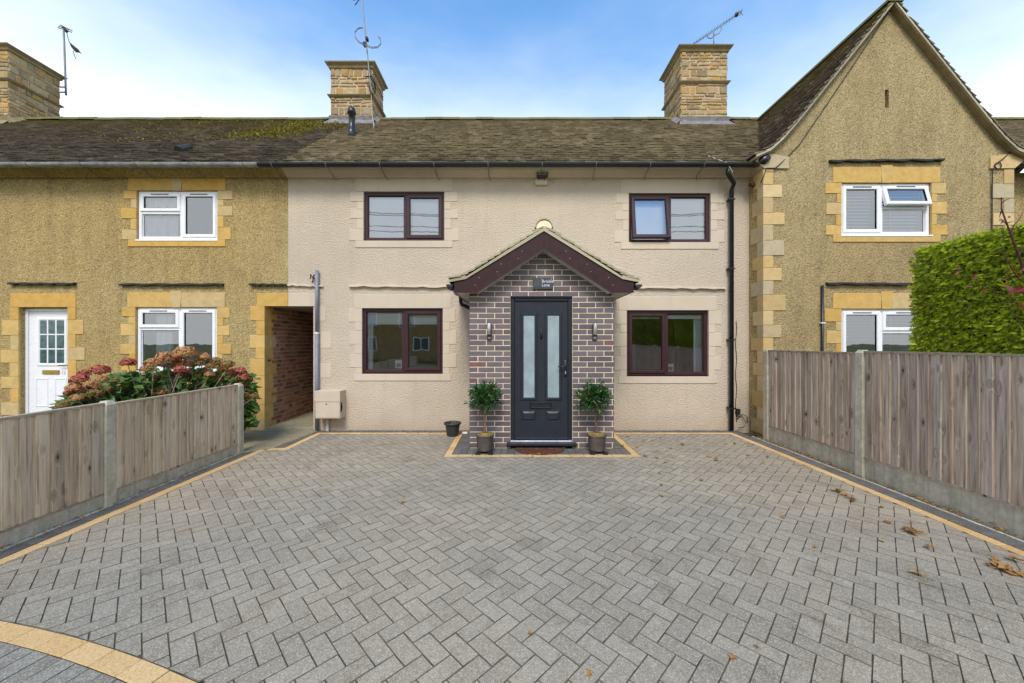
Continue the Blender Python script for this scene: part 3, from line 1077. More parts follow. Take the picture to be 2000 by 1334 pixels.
def drip(parent, pts, y, m, th=0.03, pr=0.06):
    """thin projecting string of stone over an opening, a little wavy"""
    mb = MB()
    n = 14
    for i in range(n):
        a, b = i / n, (i + 1) / n
        xa, xb = X(pts[0] + (pts[2] - pts[0]) * a, y), X(pts[0] + (pts[2] - pts[0]) * b, y)
        za, zb = Z(pts[1] + (pts[3] - pts[1]) * a, y), Z(pts[1] + (pts[3] - pts[1]) * b, y)
        w1, w2 = 0.006 * math.sin(i * 1.7 + pts[0]), 0.006 * math.sin((i + 1) * 1.7 + pts[0])
        k1, k2 = th * (0.8 + 0.3 * math.sin(i * 2.3)), th * (0.8 + 0.3 * math.sin((i + 1) * 2.3))
        mb.add([(xa, y - pr, za + w1), (xb, y - pr, zb + w2), (xb, y - pr, zb + w2 - k2), (xa, y - pr, za + w1 - k1),
                (xa, y + 0.01, za + w1 + 0.02), (xb, y + 0.01, zb + w2 + 0.02), (xb, y + 0.01, zb + w2 - k2), (xa, y + 0.01, za + w1 - k1)],
               [(0, 3, 2, 1), (0, 1, 5, 4), (3, 7, 6, 2)] + ([(0, 4, 7, 3)] if i == 0 else []) + ([(1, 2, 6, 5)] if i == n - 1 else []))
    mb.build('drip_course', m, parent)


def tiles(mb, prof, a0, a1, axis, gauge, width, sign=1):
    """stone tiles over a roof profile; prof(s) -> (h, z, nh, nz) in the plane across the roof, axis 'x' or 'y' runs along it"""
    S = prof['len']
    nc = int(S / gauge)
    for i in range(nc):
        s0 = i * gauge - (0.02 if i == 0 else 0)
        s1 = min(S, s0 + gauge * 1.45)
        h0, z0, nh, nz = prof['f'](max(s0, 0))
        h1, z1, nh1, nz1 = prof['f'](s1)
        if i == 0:
            dh, dz = h1 - h0, z1 - z0
            l_ = math.hypot(dh, dz)
            h0, z0 = h0 - dh / l_ * 0.03, z0 - dz / l_ * 0.03
        a = a0 - U(0, width)
        wob = 0.006 * math.sin(i * 0.9)
        while a < a1:
            w = width * U(0.72, 1.25)
            b = min(a + w, a1)
            c = max(a, a0)
            if b - c > 0.03:
                lift = 0.056 + U(-0.003, 0.005)
                tk = 0.024 + U(-0.003, 0.004)
                sl_ = U(-0.004, 0.004)
                ds = U(-0.005, 0.005)
                lo, hi = c + 0.0025, b - 0.0025
                P = []
                for (aa, ss, lf) in ((lo, 0, lift + sl_), (hi, 0, lift - sl_), (hi, 1, 0.010), (lo, 1, 0.010)):
                    if ss == 0:
                        hh, zz = h0 + (h1 - h0) * (ds + wob) / gauge * 0.5, z0 + (z1 - z0) * (ds + wob) / gauge * 0.5
                        n1, n2 = nh, nz
                    else:
                        hh, zz, n1, n2 = h1, z1, nh1, nz1
                    P.append((aa, hh + n1 * lf, zz + n2 * lf))
                for (aa, ss, lf) in ((lo, 0, lift + sl_ - tk), (hi, 0, lift - sl_ - tk)):
                    hh, zz = h0 + (h1 - h0) * (ds + wob) / gauge * 0.5, z0 + (z1 - z0) * (ds + wob) / gauge * 0.5
                    P.append((aa, hh + nh * lf, zz + nz * lf))
                V = [(p[0], p[1], p[2]) if axis == 'x' else (p[1], p[0], p[2]) for p in P]
                mb.add(V, [(0, 1, 2, 3), (4, 5, 1, 0), (4, 0, 3), (1, 5, 2)])
            a += w


def straight(h0, z0, h1, z1):
    L = math.hypot(h1 - h0, z1 - z0)
    nh, nz = -(z1 - z0) / L, (h1 - h0) / L
    if nz < 0:
        nh, nz = -nh, -nz
    return {'len': L, 'f': lambda s: (h0 + (h1 - h0) * s / L, z0 + (z1 - z0) * s / L, nh, nz)}


def poly_prof(pts):
    segs = []
    tot = 0
    for p, q in zip(pts, pts[1:]):
        L = math.hypot(q[0] - p[0], q[1] - p[1])
        segs.append((tot, tot + L, p, q, L))
        tot += L

    def f(s):
        for (a, b, p, q, L) in segs:
            if s <= b + 1e-6:
                k = (s - a) / L
                nh, nz = -(q[1] - p[1]) / L, (q[0] - p[0]) / L
                if nz < 0:
                    nh, nz = -nh, -nz
                return (p[0] + (q[0] - p[0]) * k, p[1] + (q[1] - p[1]) * k, nh, nz)
        return f(segs[-1][1])
    return {'len': tot, 'f': f}


EH, EZ, RH, RZ = 6.59, 4.755, 9.97, 7.52        # eaves and ridge of the terrace roof (distance, height)
TER = straight(EH, EZ, RH, RZ)


def terrace_roof(house, x0, x1, m, name_label):
    dk = MB()
    dk.add([(x0, EH, EZ - 0.01), (x1, EH, EZ - 0.01), (x1, RH, RZ - 0.01), (x0, RH, RZ - 0.01), (x0, RH * 2 - EH, EZ - 0.01), (x1, RH * 2 - EH, EZ - 0.01)],
           [(0, 1, 2, 3), (3, 2, 5, 4)])
    roof = dk.build('roof', 'deck', house)
    tm = MB()
    tiles(tm, TER, x0, x1, 'x', 0.142, 0.17)
    tm.build('roof_tiles', m, roof, kind='stuff')
    k = int((x1 - x0) / 0.45)
    st = (x1 - x0) / k
    rm = MB()
    n = 7
    for i in range(n):
        t0 = math.pi * i / (n - 1)
        for xx in (0.0, st + 0.004):
            rm.v.append((xx, -0.15 * math.cos(t0), 0.115 * math.sin(t0) - 0.035))
    for i in range(n - 1):
        rm.f.append((2 * i, 2 * i + 1, 2 * i + 3, 2 * i + 2))
    rm.f.append(tuple(2 * i for i in range(n)))
    me = rm.mesh('ridge_tile', 'ridge')
    for i in range(k):
        link('ridge_tile', me, roof, Matrix.Translation((x0 + i * st, RH, RZ + U(-0.010, 0.010))) @ Matrix.Rotation(U(-0.012, 0.012), 4, 'Y'))
    return roof


def gutter(parent, x0, x1, y, z, m, seg=2.0, r=0.058):
    n = 10
    mb = MB()
    for t_ in (r, r - 0.006):
        for xx in (x0, x1):
            for i in range(n + 1):
                a = math.pi * i / n
                mb.v.append((xx, y - t_ * math.cos(a), z - t_ * math.sin(a)))
    q = n + 1
    for i in range(n):
        mb.f.append((i, i + 1, q + i + 1, q + i))
        mb.f.append((2 * q + i, 3 * q + i, 3 * q + i + 1, 2 * q + i + 1))
    for i in range(n):
        mb.f.append((i, 2 * q + i, 2 * q + i + 1, i + 1))
        mb.f.append((q + i, q + i + 1, 3 * q + i + 1, 3 * q + i))
    for i in (0, n):
        mb.f.append((i, q + i, 3 * q + i, 2 * q + i))
    gt = mb.build('gutter', m, parent, smooth=False)
    k = int((x1 - x0) / 0.94)
    for i in range(k + 1):
        xb = x0 + 0.25 + i * 0.94
        if xb > x1 - 0.05:
            break
        b = MB()
        pts = [(xb, y + 0.07, z - 0.03)] + [(xb, y - (r + 0.006) * math.cos(math.pi * (1 - j / 6)), z - (r + 0.006) * math.sin(math.pi * j / 6)) for j in range(7)]
        b.tube([(xb, y - (r + 0.004) * math.cos(math.pi * (j / 8)), z - (r + 0.004) * math.sin(math.pi * j / 8)) for j in range(9)], 0.007, 5)
        b.tube([(xb, y + 0.02, z - r + 0.005), (xb, y + 0.16, z - r - 0.035), (xb, YW - 0.07, z - r - 0.055)], 0.007, 5)
        b.tube([(xb, YW - 0.07, z - r - 0.05), (xb + 0.03, YW - 0.015, z - r - 0.095)], 0.006, 5)
        b.build('bracket', 'metalgrey', gt)
    return gt


def rubble(parent, ax, x0, x1, z0, z1, y, gap, base, quoins=True):
    """rubble stones on one face; ax 'x' = face looking -Y spanning x0..x1, 'y+' / 'y-' = face looking +X / -X spanning y x0..x1"""
    z = z0
    row = 0
    while z < z1 - 0.03:
        h = min(RND.choice((0.07, 0.09, 0.11, 0.14, 0.19)) * U(.9, 1.1), z1 - z)
        if z1 - z - h < 0.05:
            h = z1 - z
        x = x0
        first = True
        while x < x1 - 0.02:
            w = U(0.09, 0.30) if RND.random() < 0.7 else U(0.3, 0.48)
            if first:
                w = 0.22 if row % 2 else 0.13
            if x1 - x - w < 0.12:
                w = x1 - x
            first = False
            j = gap
            pr = U(0.008, 0.026)
            a, b, c, d = x + j, x + w - j, z + j, z + h - j
            if d - c > 0.02 and b - a > 0.02:
                i_ = min(0.018, (d - c) * 0.3)
                jj = lambda: U(-0.016, 0.016)
                o4 = [(a + jj(), c + jj()), (b + jj(), c + jj()), (b + jj(), d + jj()), (a + jj(), d + jj())]
                m4 = [((a + b) / 2 + (p - (a + b) / 2) * 0.99, (c + d) / 2 + (q - (c + d) / 2) * 0.98) for p, q in o4]
                i4 = [(p + (i_ if p < (a + b) / 2 else -i_), q + (i_ if q < (c + d) / 2 else -i_)) for p, q in o4]
                L = [(p, 0.01, q) for p, q in o4] + [(p, -pr * 0.6, q) for p, q in m4] + [(p, -pr, q) for p, q in i4]
                if ax == 'x':
                    V = [(p, y + o_, q) for p, o_, q in L]
                elif ax == 'y+':
                    V = [(y - o_, p, q) for p, o_, q in L]
                else:
                    V = [(y + o_, p, q) for p, o_, q in L]
                fs = []
                for r in (0, 4):
                    for k in range(4):
                        fs.append((r + k, r + (k + 1) % 4, r + 4 + (k + 1) % 4, r + 4 + k))
                fs.append((8, 9, 10, 11))
                MB().add(V, fs).build('stone', 'chimney', base)
            x += w
        z += h
        row += 1


def chimney(house, x0, x1, y0, y1, zb, zt, zband, side, gap=0.011):
    core = MB().box(x0 + 0.01, x1 - 0.01, y0 + 0.01, y1 - 0.01, zb - 0.8, zt)
    ch = core.build('chimney', 'chim_mortar', house)
    band = zband
    for (za, zc) in ((zb - 0.25, band - 0.035), (band + 0.03, zt - 0.1)):
        rubble(house, 'x', x0, x1, za, zc, y0 + 0.008, gap, ch)
        rubble(house, side, y0, y1, za, zc, x1 - 0.008 if side == 'y+' else x0 + 0.008, gap, ch)
    MB().loft(x0, x1, y0, y1, [(0.0, band - 0.045), (0.035, band - 0.02), (0.06, band + 0.01), (0.06, band + 0.025), (0.0, band + 0.05)]).build('stone_band', 'cap', ch)
    MB().loft(x0, x1, y0, y1, [(0.0, zt - 0.12), (0.03, zt - 0.10), (0.045, zt - 0.05), (0.10, zt + 0.0), (0.105, zt + 0.025), (0.05, zt + 0.05), (-0.25, zt + 0.06)]).build('capping_stone', 'cap', ch)
    return ch


def flashing(house, x0, x1, y0, y1, m='lead'):
    def rz(y):
        return EZ + (y - EH) * (RZ - EZ) / (RH - EH)
    mb = MB()
    a = y0 - 0.20
    mb.add([(x0 - 0.14, a, rz(a) + 0.055), (x1 + 0.10, a, rz(a) + 0.055), (x1 + 0.05, y0 - 0.012, rz(y0) + 0.10), (x0 - 0.05, y0 - 0.012, rz(y0) + 0.10),
            (x1 + 0.03, y0 - 0.035, rz(y0) + 0.20), (x0 - 0.02, y0 - 0.035, rz(y0) + 0.20)], [(0, 1, 2, 3), (3, 2, 4, 5)])
    for sx_, xx in ((-1, x0), (1, x1)):
        mb.add([(xx + sx_ * 0.16, a + 0.1, rz(a + 0.1) + 0.055), (xx + sx_ * 0.035, y0 - 0.05, rz(y0) + 0.12), (xx + sx_ * 0.035, y0 + 0.3, rz(y0 + 0.3) + 0.15), (xx + sx_ * 0.16, y0 + 0.3, rz(y0 + 0.3) + 0.06)], [(0, 1, 2, 3)])
    mb.build('flashing', m, house)




def hole(rect, y, grow=0.002, **k):
    return (X(rect[0], y) - grow, X(rect[1], y) + grow, Z(rect[3], y) - grow, Z(rect[2], y) + grow)


def cornice(parent, x0, x1, m):
    mb = MB()
    poly = [(6.64, 4.735), (6.66, 4.69), (6.78, 4.635), (6.80, 4.615), (6.87, 4.615), (6.87, 4.735)]
    n = len(poly)
    k = max(2, int((x1 - x0) / 1.2))
    for i in range(k):
        a, b = x0 + (x1 - x0) * i / k, x0 + (x1 - x0) * (i + 1) / k
        mb.add([(a, y, z) for y, z in poly] + [(b, y, z) for y, z in poly],
               [(j, n + j, n + (j + 1) % n, (j + 1) % n) for j in range(n)] + ([tuple(range(n))] if i == 0 else []) + ([tuple(range(2 * n - 1, n - 1, -1))] if i == k - 1 else []))
    return mb.build('eaves_cornice', m, parent)


# ------------------------------------------------------------------ left house
XS = X(563, YW)                      # party line between the tan and the cream house
XP0, XP1, ZP = X(517, YW), X(612, YW), Z(598, YW)
W5, W6, D1 = (267, 425, 372, 468), (265, 424, 600, 724), (37, 133, 600, 838)
lh = thing('terraced_house', 'tan pebbledash terraced house with golden stone quoins and white windows, left of passage', 'house', (-8.5, YW, 0))
w = MB()
wall_holes(w, -16.5, XS, -0.06, 4.72, YW, [hole(W5, YW), hole(W6, YW), (X(D1[0], YW), X(D1[1], YW), 0.0, Z(D1[2], YW)), (XP0, XS, -0.06, ZP, 0.16, (2, 3))], 0.12)
w.build('wall', 'pebble', lh)
room(lh, -12, XP0 - 0.3, YW + 0.13, 9.6, 0.02, 4.55)
cornice(lh, -16.5, XS - 0.002, 'pebble')
terrace_roof(lh, -16.5, XS, 'tile_l', '')
gutter(lh, -11.5, X(505, 6.53), 6.53, 4.732, 'greygut')
for (rect, cells, nm) in ((W5, [(267, 352, 372, 414, 'sash', 1), (267, 352, 414, 468, 'fixed'), (352, 425, 372, 468, 'sash', 1)], 0),
                          (W6, [(265, 349, 600, 642, 'sash', 1), (265, 349, 642, 724, 'fixed'), (349, 424, 600, 724, 'sash', 1)], 1)):
    window(lh, rect, YW + 0.03, 'white', cells, fw=0.06)
JW = [(1.0, 1), (1.1, 0), (1.25, 1), (1.3, 0), (1.2, 1)]
surround(lh, W5, YW, 'stone', 0.25, 0.13, JW, [(1.1, 1), (0.8, 0), (1.2, 1), (1.4, 0), (1.5, 1)])
surround(lh, W6, YW, 'stone', 0.27, 0.13, [(1.1, 1), (0.9, 0), (1.4, 1), (1.0, 0), (1.2, 1), (1, 0), (1, 1)], [(1.3, 1), (0.9, 0), (1.2, 1), (1.0, 0), (1.2, 1), (1, 0), (1, 1)])
surround(lh, D1, YW, 'stone', 0.25, 0, [(1.0, 0), (1.2, 1), (1.15, 0), (1.0, 1), (1.1, 0), (.9, 1), (1.1, 0), (1.0, 1), (1.1, 0)], [(1.0, 0), (1.15, 1), (1.05, 0), (1.0, 1), (1.3, 0), (1.2, 1), (1.0, 0), (1.0, 1), (1, 0)], wide=0.30, narrow=0.155, key=False)
# passage jamb stones and lintel on the tan side
zt = ZP
for k, (h, wd_) in enumerate([(1.0, 1), (1.0, 0), (0.9, 1), (0.75, 0), (1.15, 1), (1.0, 0), (1.05, 1), (1.05, 0), (0.7, 1)]):
    hh = 2.28 * h / 8.6
    MB().bbox(XP0 - (0.26 if wd_ else 0.155) * U(.95, 1.05), XP0 + 0.004, YW - 0.010 - U(0, .004), YW + 0.155, zt - hh + 0.0015, zt - 0.0015, 0.005).build('quoin', 'stone', lh)
    MB().box(XP0 - 0.05, XP0 + 0.006, YW + 0.157, YW + (0.24 if k % 2 else 0.33), zt - hh + 0.004, zt - 0.004).build('quoin', 'stone', lh)
    zt -= hh
MB().bbox(X(502, YW), XS - 0.002, YW - 0.012, YW + 0.15, ZP - 0.003, Z(573, YW), 0.005).build('lintel_stone', 'stone', lh)
for d_ in ((22, 553, 150, 554), (238, 555, 438, 555), (490, 555, 562, 556)):
    drip(lh, d_, YW, 'iron', 0.035)
# passage lining: old brick on the left-hand side
pw = MB().box(XP0 - 0.12, XP0 - 0.004, YW + 0.165, 12.0, 0.0, ZP + 0.1).build('passage_wall', 'mortar_old', lh)
pb = MB()
row, z = 0, 0.055
while z < ZP:
    y = 7.03 + (0.0 if row % 2 else 0.06)
    while y < 11.9:
        L = 0.215 if RND.random() < 0.45 else 0.105
        pr = U(0.0, 0.006)
        pb.box(XP0 - 0.01, XP0 + 0.002 + pr, y + 0.006, y + L, z + 0.006, z + 0.066)
        y += L + 0.011
    z += 0.077
    row += 1
pb.build('passage_bricks', 'brick_old', pw, kind='stuff')
MB().box(XP0 - 0.1, XP1 + 0.1, YW + 0.17, 12.0, ZP + 0.002, ZP + 0.08).build('passage_ceiling', 'room', lh)
MB().box(XP1 + 0.005, XP1 + 0.08, YW + 0.17, 12.0, -0.05, ZP).build('passage_side', 'mortar_old', lh)
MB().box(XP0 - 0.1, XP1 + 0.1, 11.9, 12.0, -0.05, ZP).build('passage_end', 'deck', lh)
MB().tube([(XP0 + 0.01, YW + 0.08, 1.28), (XP0 + 0.05, YW + 0.08, 1.28)], 0.022, 8).build('gate_catch', 'iron', lh)
# front door of the left house
yd = YW + 0.085
dx0, dx1, dz1 = X(48, yd), X(133.5, YW) - 0.002, Z(601, YW)
dr = MB()
dr.ring(dx0, dx1, -0.01, dz1 - 0.004, 0.055, yd, yd + 0.07, 0.006)
door = dr.build('front_door', 'white', lh)
a, b = dx0 + 0.058, dx1 - 0.058
MB().box(a, b, yd + 0.022, yd + 0.06, 0.02, dz1 - 0.06).build('door_leaf', 'white', door)
gx0, gx1, gz0, gz1 = X(75, yd), X(124, yd), Z(710, yd), Z(625, yd)
MB().ring(gx0 - 0.045, gx1 + 0.045, gz0 - 0.05, gz1 + 0.045, 0.05, yd + 0.008, yd + 0.03, 0.012).build('glazing_frame', 'white', door)
for i in range(3):
    for k in range(3):
        w3, h3 = (gx1 - gx0) / 3, (gz1 - gz0) / 3
        MB().box(gx0 + i * w3 + 0.014, gx0 + (i + 1) * w3 - 0.014, yd + 0.014, yd + 0.021, gz0 + k * h3 + 0.012, gz0 + (k + 1) * h3 - 0.012).build('pane', 'dgreen', door)
gb = MB()
for i in (1, 2):
    gb.bbox(gx0 + i * w3 - 0.013, gx0 + i * w3 + 0.013, yd + 0.009, yd + 0.03, gz0, gz1, 0.004)
    gb.bbox(gx0, gx1, yd + 0.0105, yd + 0.03, gz0 + i * h3 - 0.011, gz0 + i * h3 + 0.011, 0.004)
gb.build('glazing_bar', 'white', door)
for (pa_, pb_) in ((67, 92), (104, 128)):
    MB().ring(X(pa_, yd), X(pb_, yd), Z(795, yd), Z(738, yd), 0.03, yd + 0.012, yd + 0.03, 0.01).build('door_panel', 'white', door)
MB().bbox(X(81, yd), X(114, yd), yd + 0.006, yd + 0.03, Z(731, yd), Z(723, yd), 0.004).build('letterbox', 'brass', door)
hd = MB()
hd.tube([(X(129, yd), yd + 0.02, Z(713, yd)), (X(129, yd), yd - 0.03, Z(713, yd)), (X(117, yd), yd - 0.035, Z(713.5, yd))], 0.009, 6)
hd.build('handle', 'brass', door)


def text(body, parent, name, x, y, z, size, m, align='LEFT', ext=0.0008):
    cu = bpy.data.curves.new(name, 'FONT')
    cu.body = body
    cu.size = size
    cu.align_x = align
    cu.extrude = ext
    cu.space_line = 0.9
    cu.materials.append(M[m])
    tmp = bpy.data.objects.new('tmp_text', cu)
    COL.objects.link(tmp)
    bpy.context.view_layer.update()
    me = bpy.data.meshes.new_from_object(tmp.evaluated_get(bpy.context.evaluated_depsgraph_get()))
    bpy.data.objects.remove(tmp)
    me.name = name
    return link(name, me, parent, Matrix.Translation((x, y, z)) @ Matrix.Rotation(math.radians(90), 4, 'X'))


text('12', door, 'door_number', X(117, yd), yd + 0.0195, Z(731, yd), 0.085, 'numgrey')
MB().box(dx0 - 0.06, dx1 + 0.03, yd - 0.10, yd + 0.1, -0.03, -0.001).build('doorstep', 'concrete', lh)
chimney(lh, -14.3, X(16, 9.6), 9.6, 10.70, 7.2, 9.22, 8.37, 'y+')
flashing(lh, -14.3, X(16, 9.6), 9.6, 10.7, 'cap')
vt = MB()
vc = Vector((X(366, 7.3), 7.25, EZ + (7.25 - EH) * 0.818 + 0.05))
vt.tube([vc + Vector((0, -0.14, -0.09)), vc + Vector((0, 0.10, 0.09))], [0.085, 0.075], 10)
vt.build('tile_vent', 'iron', lh)
ms = MB()                              # moss cushions near the ridge
for k in range(2600):
    t_ = U(0.30, 1) ** 0.8
    xx = U(-9.2, -4.0) if RND.random() < 0.78 else U(-12.6, -4)
    if RND.random() > 0.25 + 0.75 * t_ * min(1, max(0.1, (xx + 11.5) / 6.5)):
        continue
    if xx > -4.6 and t_ < 0.62:
        continue
    yy = EH + (RH - EH) * t_
    p = Vector((xx, yy, EZ + (yy - EH) * 0.818 + 0.035))
    r = U(0.012, 0.035)
    for q in range(4):
        leaf_quad(ms, p + Vector((U(-r, r), U(-r, r) * .6, 0)), Vector((U(-1, 1), U(-1, .5), U(0.2, .9))), rdir(), r * 1.3, r * 1.1)
for k in range(1500):
    t_ = U(0.45, 0.93)
    xx = -4.9 + RND.gauss(0, 0.42) - (0.95 - t_) * 1.6
    if xx > X(640, 9.6) + 0.5:
        continue
    yy = EH + (RH - EH) * t_
    p = Vector((xx, yy, EZ + (yy - EH) * 0.818 + 0.045))
    r = U(0.02, 0.04)
    for q in range(3):
        leaf_quad(ms, p + Vector((U(-r, r), U(-r, r) * .6, 0)), Vector((U(-1, 1), U(-1, .5), U(0.2, .9))), rdir(), r * 1.3, r * 1.1)
ms.build('roof_moss', 'moss', lh, kind='stuff')

# ------------------------------------------------------------------ middle house
WA, WB_, WC, WD = (710, 868, 374, 470), (1228, 1388, 377, 473), (707, 865, 602, 730), (1224, 1384, 606, 735)
XE = X(463, YW) if False else (463.0 * YW / F)            # where the gabled house begins
mh = thing('terraced_house', 'cream rendered terraced house with dark rosewood windows behind the brick porch', 'house', (0.2, YW, 0))
w = MB()
wall_holes(w, XS, XE, -0.06, 4.72, YW, [hole(q, YW) for q in (WA, WB_, WC, WD)] + [(XS, XP1, -0.06, ZP, 0.16, (0, 3))], 0.12)
w.build('wall', 'render', mh)
room(mh, XP1 + 0.15, XE - 0.1, YW + 0.13, 9.8, 0.02, 4.55)
cornice(mh, XS + 0.002, XE - 0.002, 'smooth')
terrace_roof(mh, XS, 7.2, 'tile_c', '')
gutter(mh, X(505, 6.53) + 0.002, XE - 0.12, 6.53, 4.73, 'black')
yf = YW + 0.045
window(mh, WA, yf, 'rose', [(710, 791, 374, 470, 'fixed'), (791, 868, 374, 470, 'sash')])
window(mh, WB_, yf, 'rose', [(1228, 1309, 377, 473, 'open9'), (1309, 1388, 377, 473, 'fixed')], label='rosewood window with its left casement tilted open')
window(mh, WC, yf, 'rose', [(707, 788, 602, 730, 'fixed'), (788, 865, 602, 730, 'sash')])
window(mh, WD, yf, 'rose', [(1224, 1303, 606, 735, 'sash'), (1303, 1384, 606, 735, 'fixed')])
J2 = [(1.1, 1), (0.85, 0), (1.0, 1), (1.15, 0), (1.3, 1)]
J3 = [(1.3, 1), (0.8, 0), (1.3, 1), (0.9, 0), (1.3, 1), (0.6, 0)]
for q, jl in ((WA, J2), (WB_, J2), (WC, J3), (WD, J3)):
    surround(mh, q, YW, 'smooth', 0.255, 0.13, jl, jl, wide=0.245, narrow=0.125, key=False, pr=0.007)
MB().bbox(XS + 0.002, X(619, YW), YW - 0.010, YW + 0.15, ZP - 0.003, Z(573, YW), 0.005).build('lintel_stone', 'smooth', mh)
for k, (a, b) in enumerate(((599, 627), (648, 680), (709, 738))):
    MB().bbox(XP1 + 0.07, X(636 if k == 0 else 647, YW), YW - 0.006, YW + 0.02, Z(b, YW), Z(a, YW), 0.004).build('quoin', 'smooth', mh)
drip(mh, (563, 556, 632, 559), YW, 'smooth', 0.025, 0.04)
drip(mh, (683, 558, 884, 560), YW, 'smooth', 0.028, 0.05)
drip(mh, (1240, 561, 1416, 563), YW, 'smooth', 0.026, 0.05)
chimney(mh, X(645, 9.65), X(727, 9.65), 9.65, 10.48, 7.27, 8.79, 7.97, 'y+', 0.015)
flashing(mh, X(645, 9.65), X(727, 9.65), 9.65, 10.48)
chimney(mh, X(1331, 9.53), X(1421, 9.53), 9.53, 10.62, 7.2, 9.12, 8.24, 'y-')
flashing(mh, X(1331, 9.53), X(1421, 9.53), 9.53, 10.62, 'lead')
cc = Vector((X(1381, 10.0), 10.0, 9.14))
MB().lathe([(0.15, 0), (0.15, 0.10), (0.19, 0.11), (0.17, 0.18), (0.09, 0.24), (0.0, 0.26)], cc, 16).build('chimney_cowl', 'iron', mh, True)
sp = MB()                              # soil vent pipe through the slope
py_ = 8.35
pz = EZ + (py_ - EH) * 0.818
pc = Vector((X(687, py_), py_, pz))
sp.lathe([(0.095, -0.1), (0.095, 0.13), (0.08, 0.16), (0.068, 0.17), (0.068, 0.52), (0.092, 0.53), (0.092, 0.57), (0.075, 0.64), (0.03, 0.68), (0.0, 0.685)], pc, 16)
sp.build('vent_pipe', 'black', mh, True)
# black downpipe with swan neck and clips
yq = YW - 0.075
xq = X(1429, yq)
dp = MB()
dp.tube([(X(1424, 6.53), 6.55, 4.66), (X(1424, 6.53), 6.57, 4.58), (xq, 6.70, 4.46), (xq, yq, 4.38), (xq, yq, 0.02)], 0.036, 12)
dpo = dp.build('downpipe', 'black', mh, True)
for z in (4.2, 2.95, 1.66, 0.42):
    MB().bbox(xq - 0.06, xq + 0.045, yq - 0.042, YW - 0.002, z - 0.012, z + 0.012, 0.003).build('pipe_clip', 'black', dpo)
# grey waste pipe beside the passage
yq = YW - 0.05
xq = X(619, yq)
gp = MB().tube([(xq, yq, 0.02), (xq, yq, Z(650, yq))], 0.034, 12)
gp.tube([(xq, yq, Z(650, yq) + 0.012), (xq, yq, Z(528, yq))], 0.030, 12)
gpo = gp.build('waste_pipe', 'bluepipe', mh, True)
MB().tube([(xq, yq, Z(652, yq)), (xq, yq, Z(649, yq))], 0.039, 12).build('pipe_collar', 'white', gpo)
hk = MB().tube([(xq - 0.03, yq, Z(545, yq)), (xq - 0.07, yq - 0.02, Z(542, yq)), (xq - 0.10, yq - 0.02, Z(536, yq)), (xq - 0.11, yq - 0.02, Z(545, yq))], 0.012, 6)
hk.tube([(xq - 0.05, yq, Z(536, yq)), (xq - 0.07, yq - 0.02, Z(552, yq))], 0.012, 6)
hk.build('pipe_hook', 'iron', gpo)
cb = MB().tube([(XP1 + 0.13, YW - 0.012, 0.02), (XP1 + 0.13, YW - 0.012, 1.85), (XP1 + 0.05, YW - 0.012, 1.88)], 0.007, 5)
cb.build('conduit', 'smooth', mh)
cb = MB().tube([(xq + 0.19, yq + 0.01, 0.0), (xq + 0.19, yq + 0.01, 0.22)], 0.028, 8)
cb.build('meter_pipe', 'greycable', mh)
# cables by the downpipe
cbl = MB()
x_ = X(1437, YW)
cbl.tube([(x_, YW - 0.012, 2.0 - 0.1 * k + 0.0) if k < 1 else (x_ + 0.012 * math.sin(k * 1.3), YW - 0.012, 2.0 - 0.115 * k) for k in range(17)], 0.005, 5)
cbl.tube([(x_ - .02, YW - 0.012, 0.35), (x_ + 0.10, YW - 0.03, 0.25), (x_ + 0.16, YW - 0.04, 0.16), (x_ + 0.12, YW - 0.05, 0.07), (x_ + 0.02, YW - 0.04, 0.05)], 0.006, 5)
cbl.tube([(x_, YW - 0.02, 0.20), (x_ + 0.10, YW - 0.03, 0.30), (x_ + 0.19, YW - 0.03, 0.26), (x_ + 0.20, YW - 0.03, 0.14)], 0.006, 5)
cbl.box(x_ - 0.01, x_ + 0.05, YW - 0.06, YW - 0.001, 0.30, 0.40)
cbl.build('telephone_cable', 'cable', mh)
cbl = MB().tube([(X(1375, 7.0), 6.98, Z(305, 7.0) + .02), (X(1400, 6.7), 6.7, Z(314, 6.7) + .03), (X(1420, 6.5), 6.5, Z(320, 6.5) + 0.02), (X(1432, 6.5), 6.52, Z(335, 6.5)), (X(1434, 6.75), 6.76, Z(352, 6.75))], 0.007, 6)
cbl.build('aerial_lead', 'greycable', mh)

# ------------------------------------------------------------------ gabled house
AX, AZ = 6.50, 7.42
GL, GR = XE, 2 * AX - XE
gh = thing('gabled_house', 'grey-tan pebbledash house with a steep front gable behind the tall fence', 'house', (6.5, YG, 0))
GW1, GW2 = (1643, 1819, 357, 459), (1643, 1819, 603, 733)
PR = [(4.15, 4.79), (4.40, 4.90), (4.62, 5.10), (4.85, 5.36), (AX, AZ)]
w = MB()
wall_holes(w, GL, GR, -0.06, 4.70, YG, [hole(GW1, YG), hole(GW2, YG)], 0.12)
sl = (X(1728.5, YG), X(1736, YG), Z(210, YG), Z(175, YG))
# gable triangle in pieces round the slit vent
gp_ = [(GL, 4.70), (GL, 4.87), (4.62, 5.08), (4.85, 5.34), (AX, AZ - 0.03), (2 * AX - 4.85, 5.34), (2 * AX - 4.62, 5.08), (GR, 4.87), (GR, 4.70)]


def panel(cl):
    q = gp_
    for c in cl:
        q = clip(q, *c)
    if len(q) > 2:
        w.add([(x, YG, z) for x, z in q], [tuple(range(len(q)))])


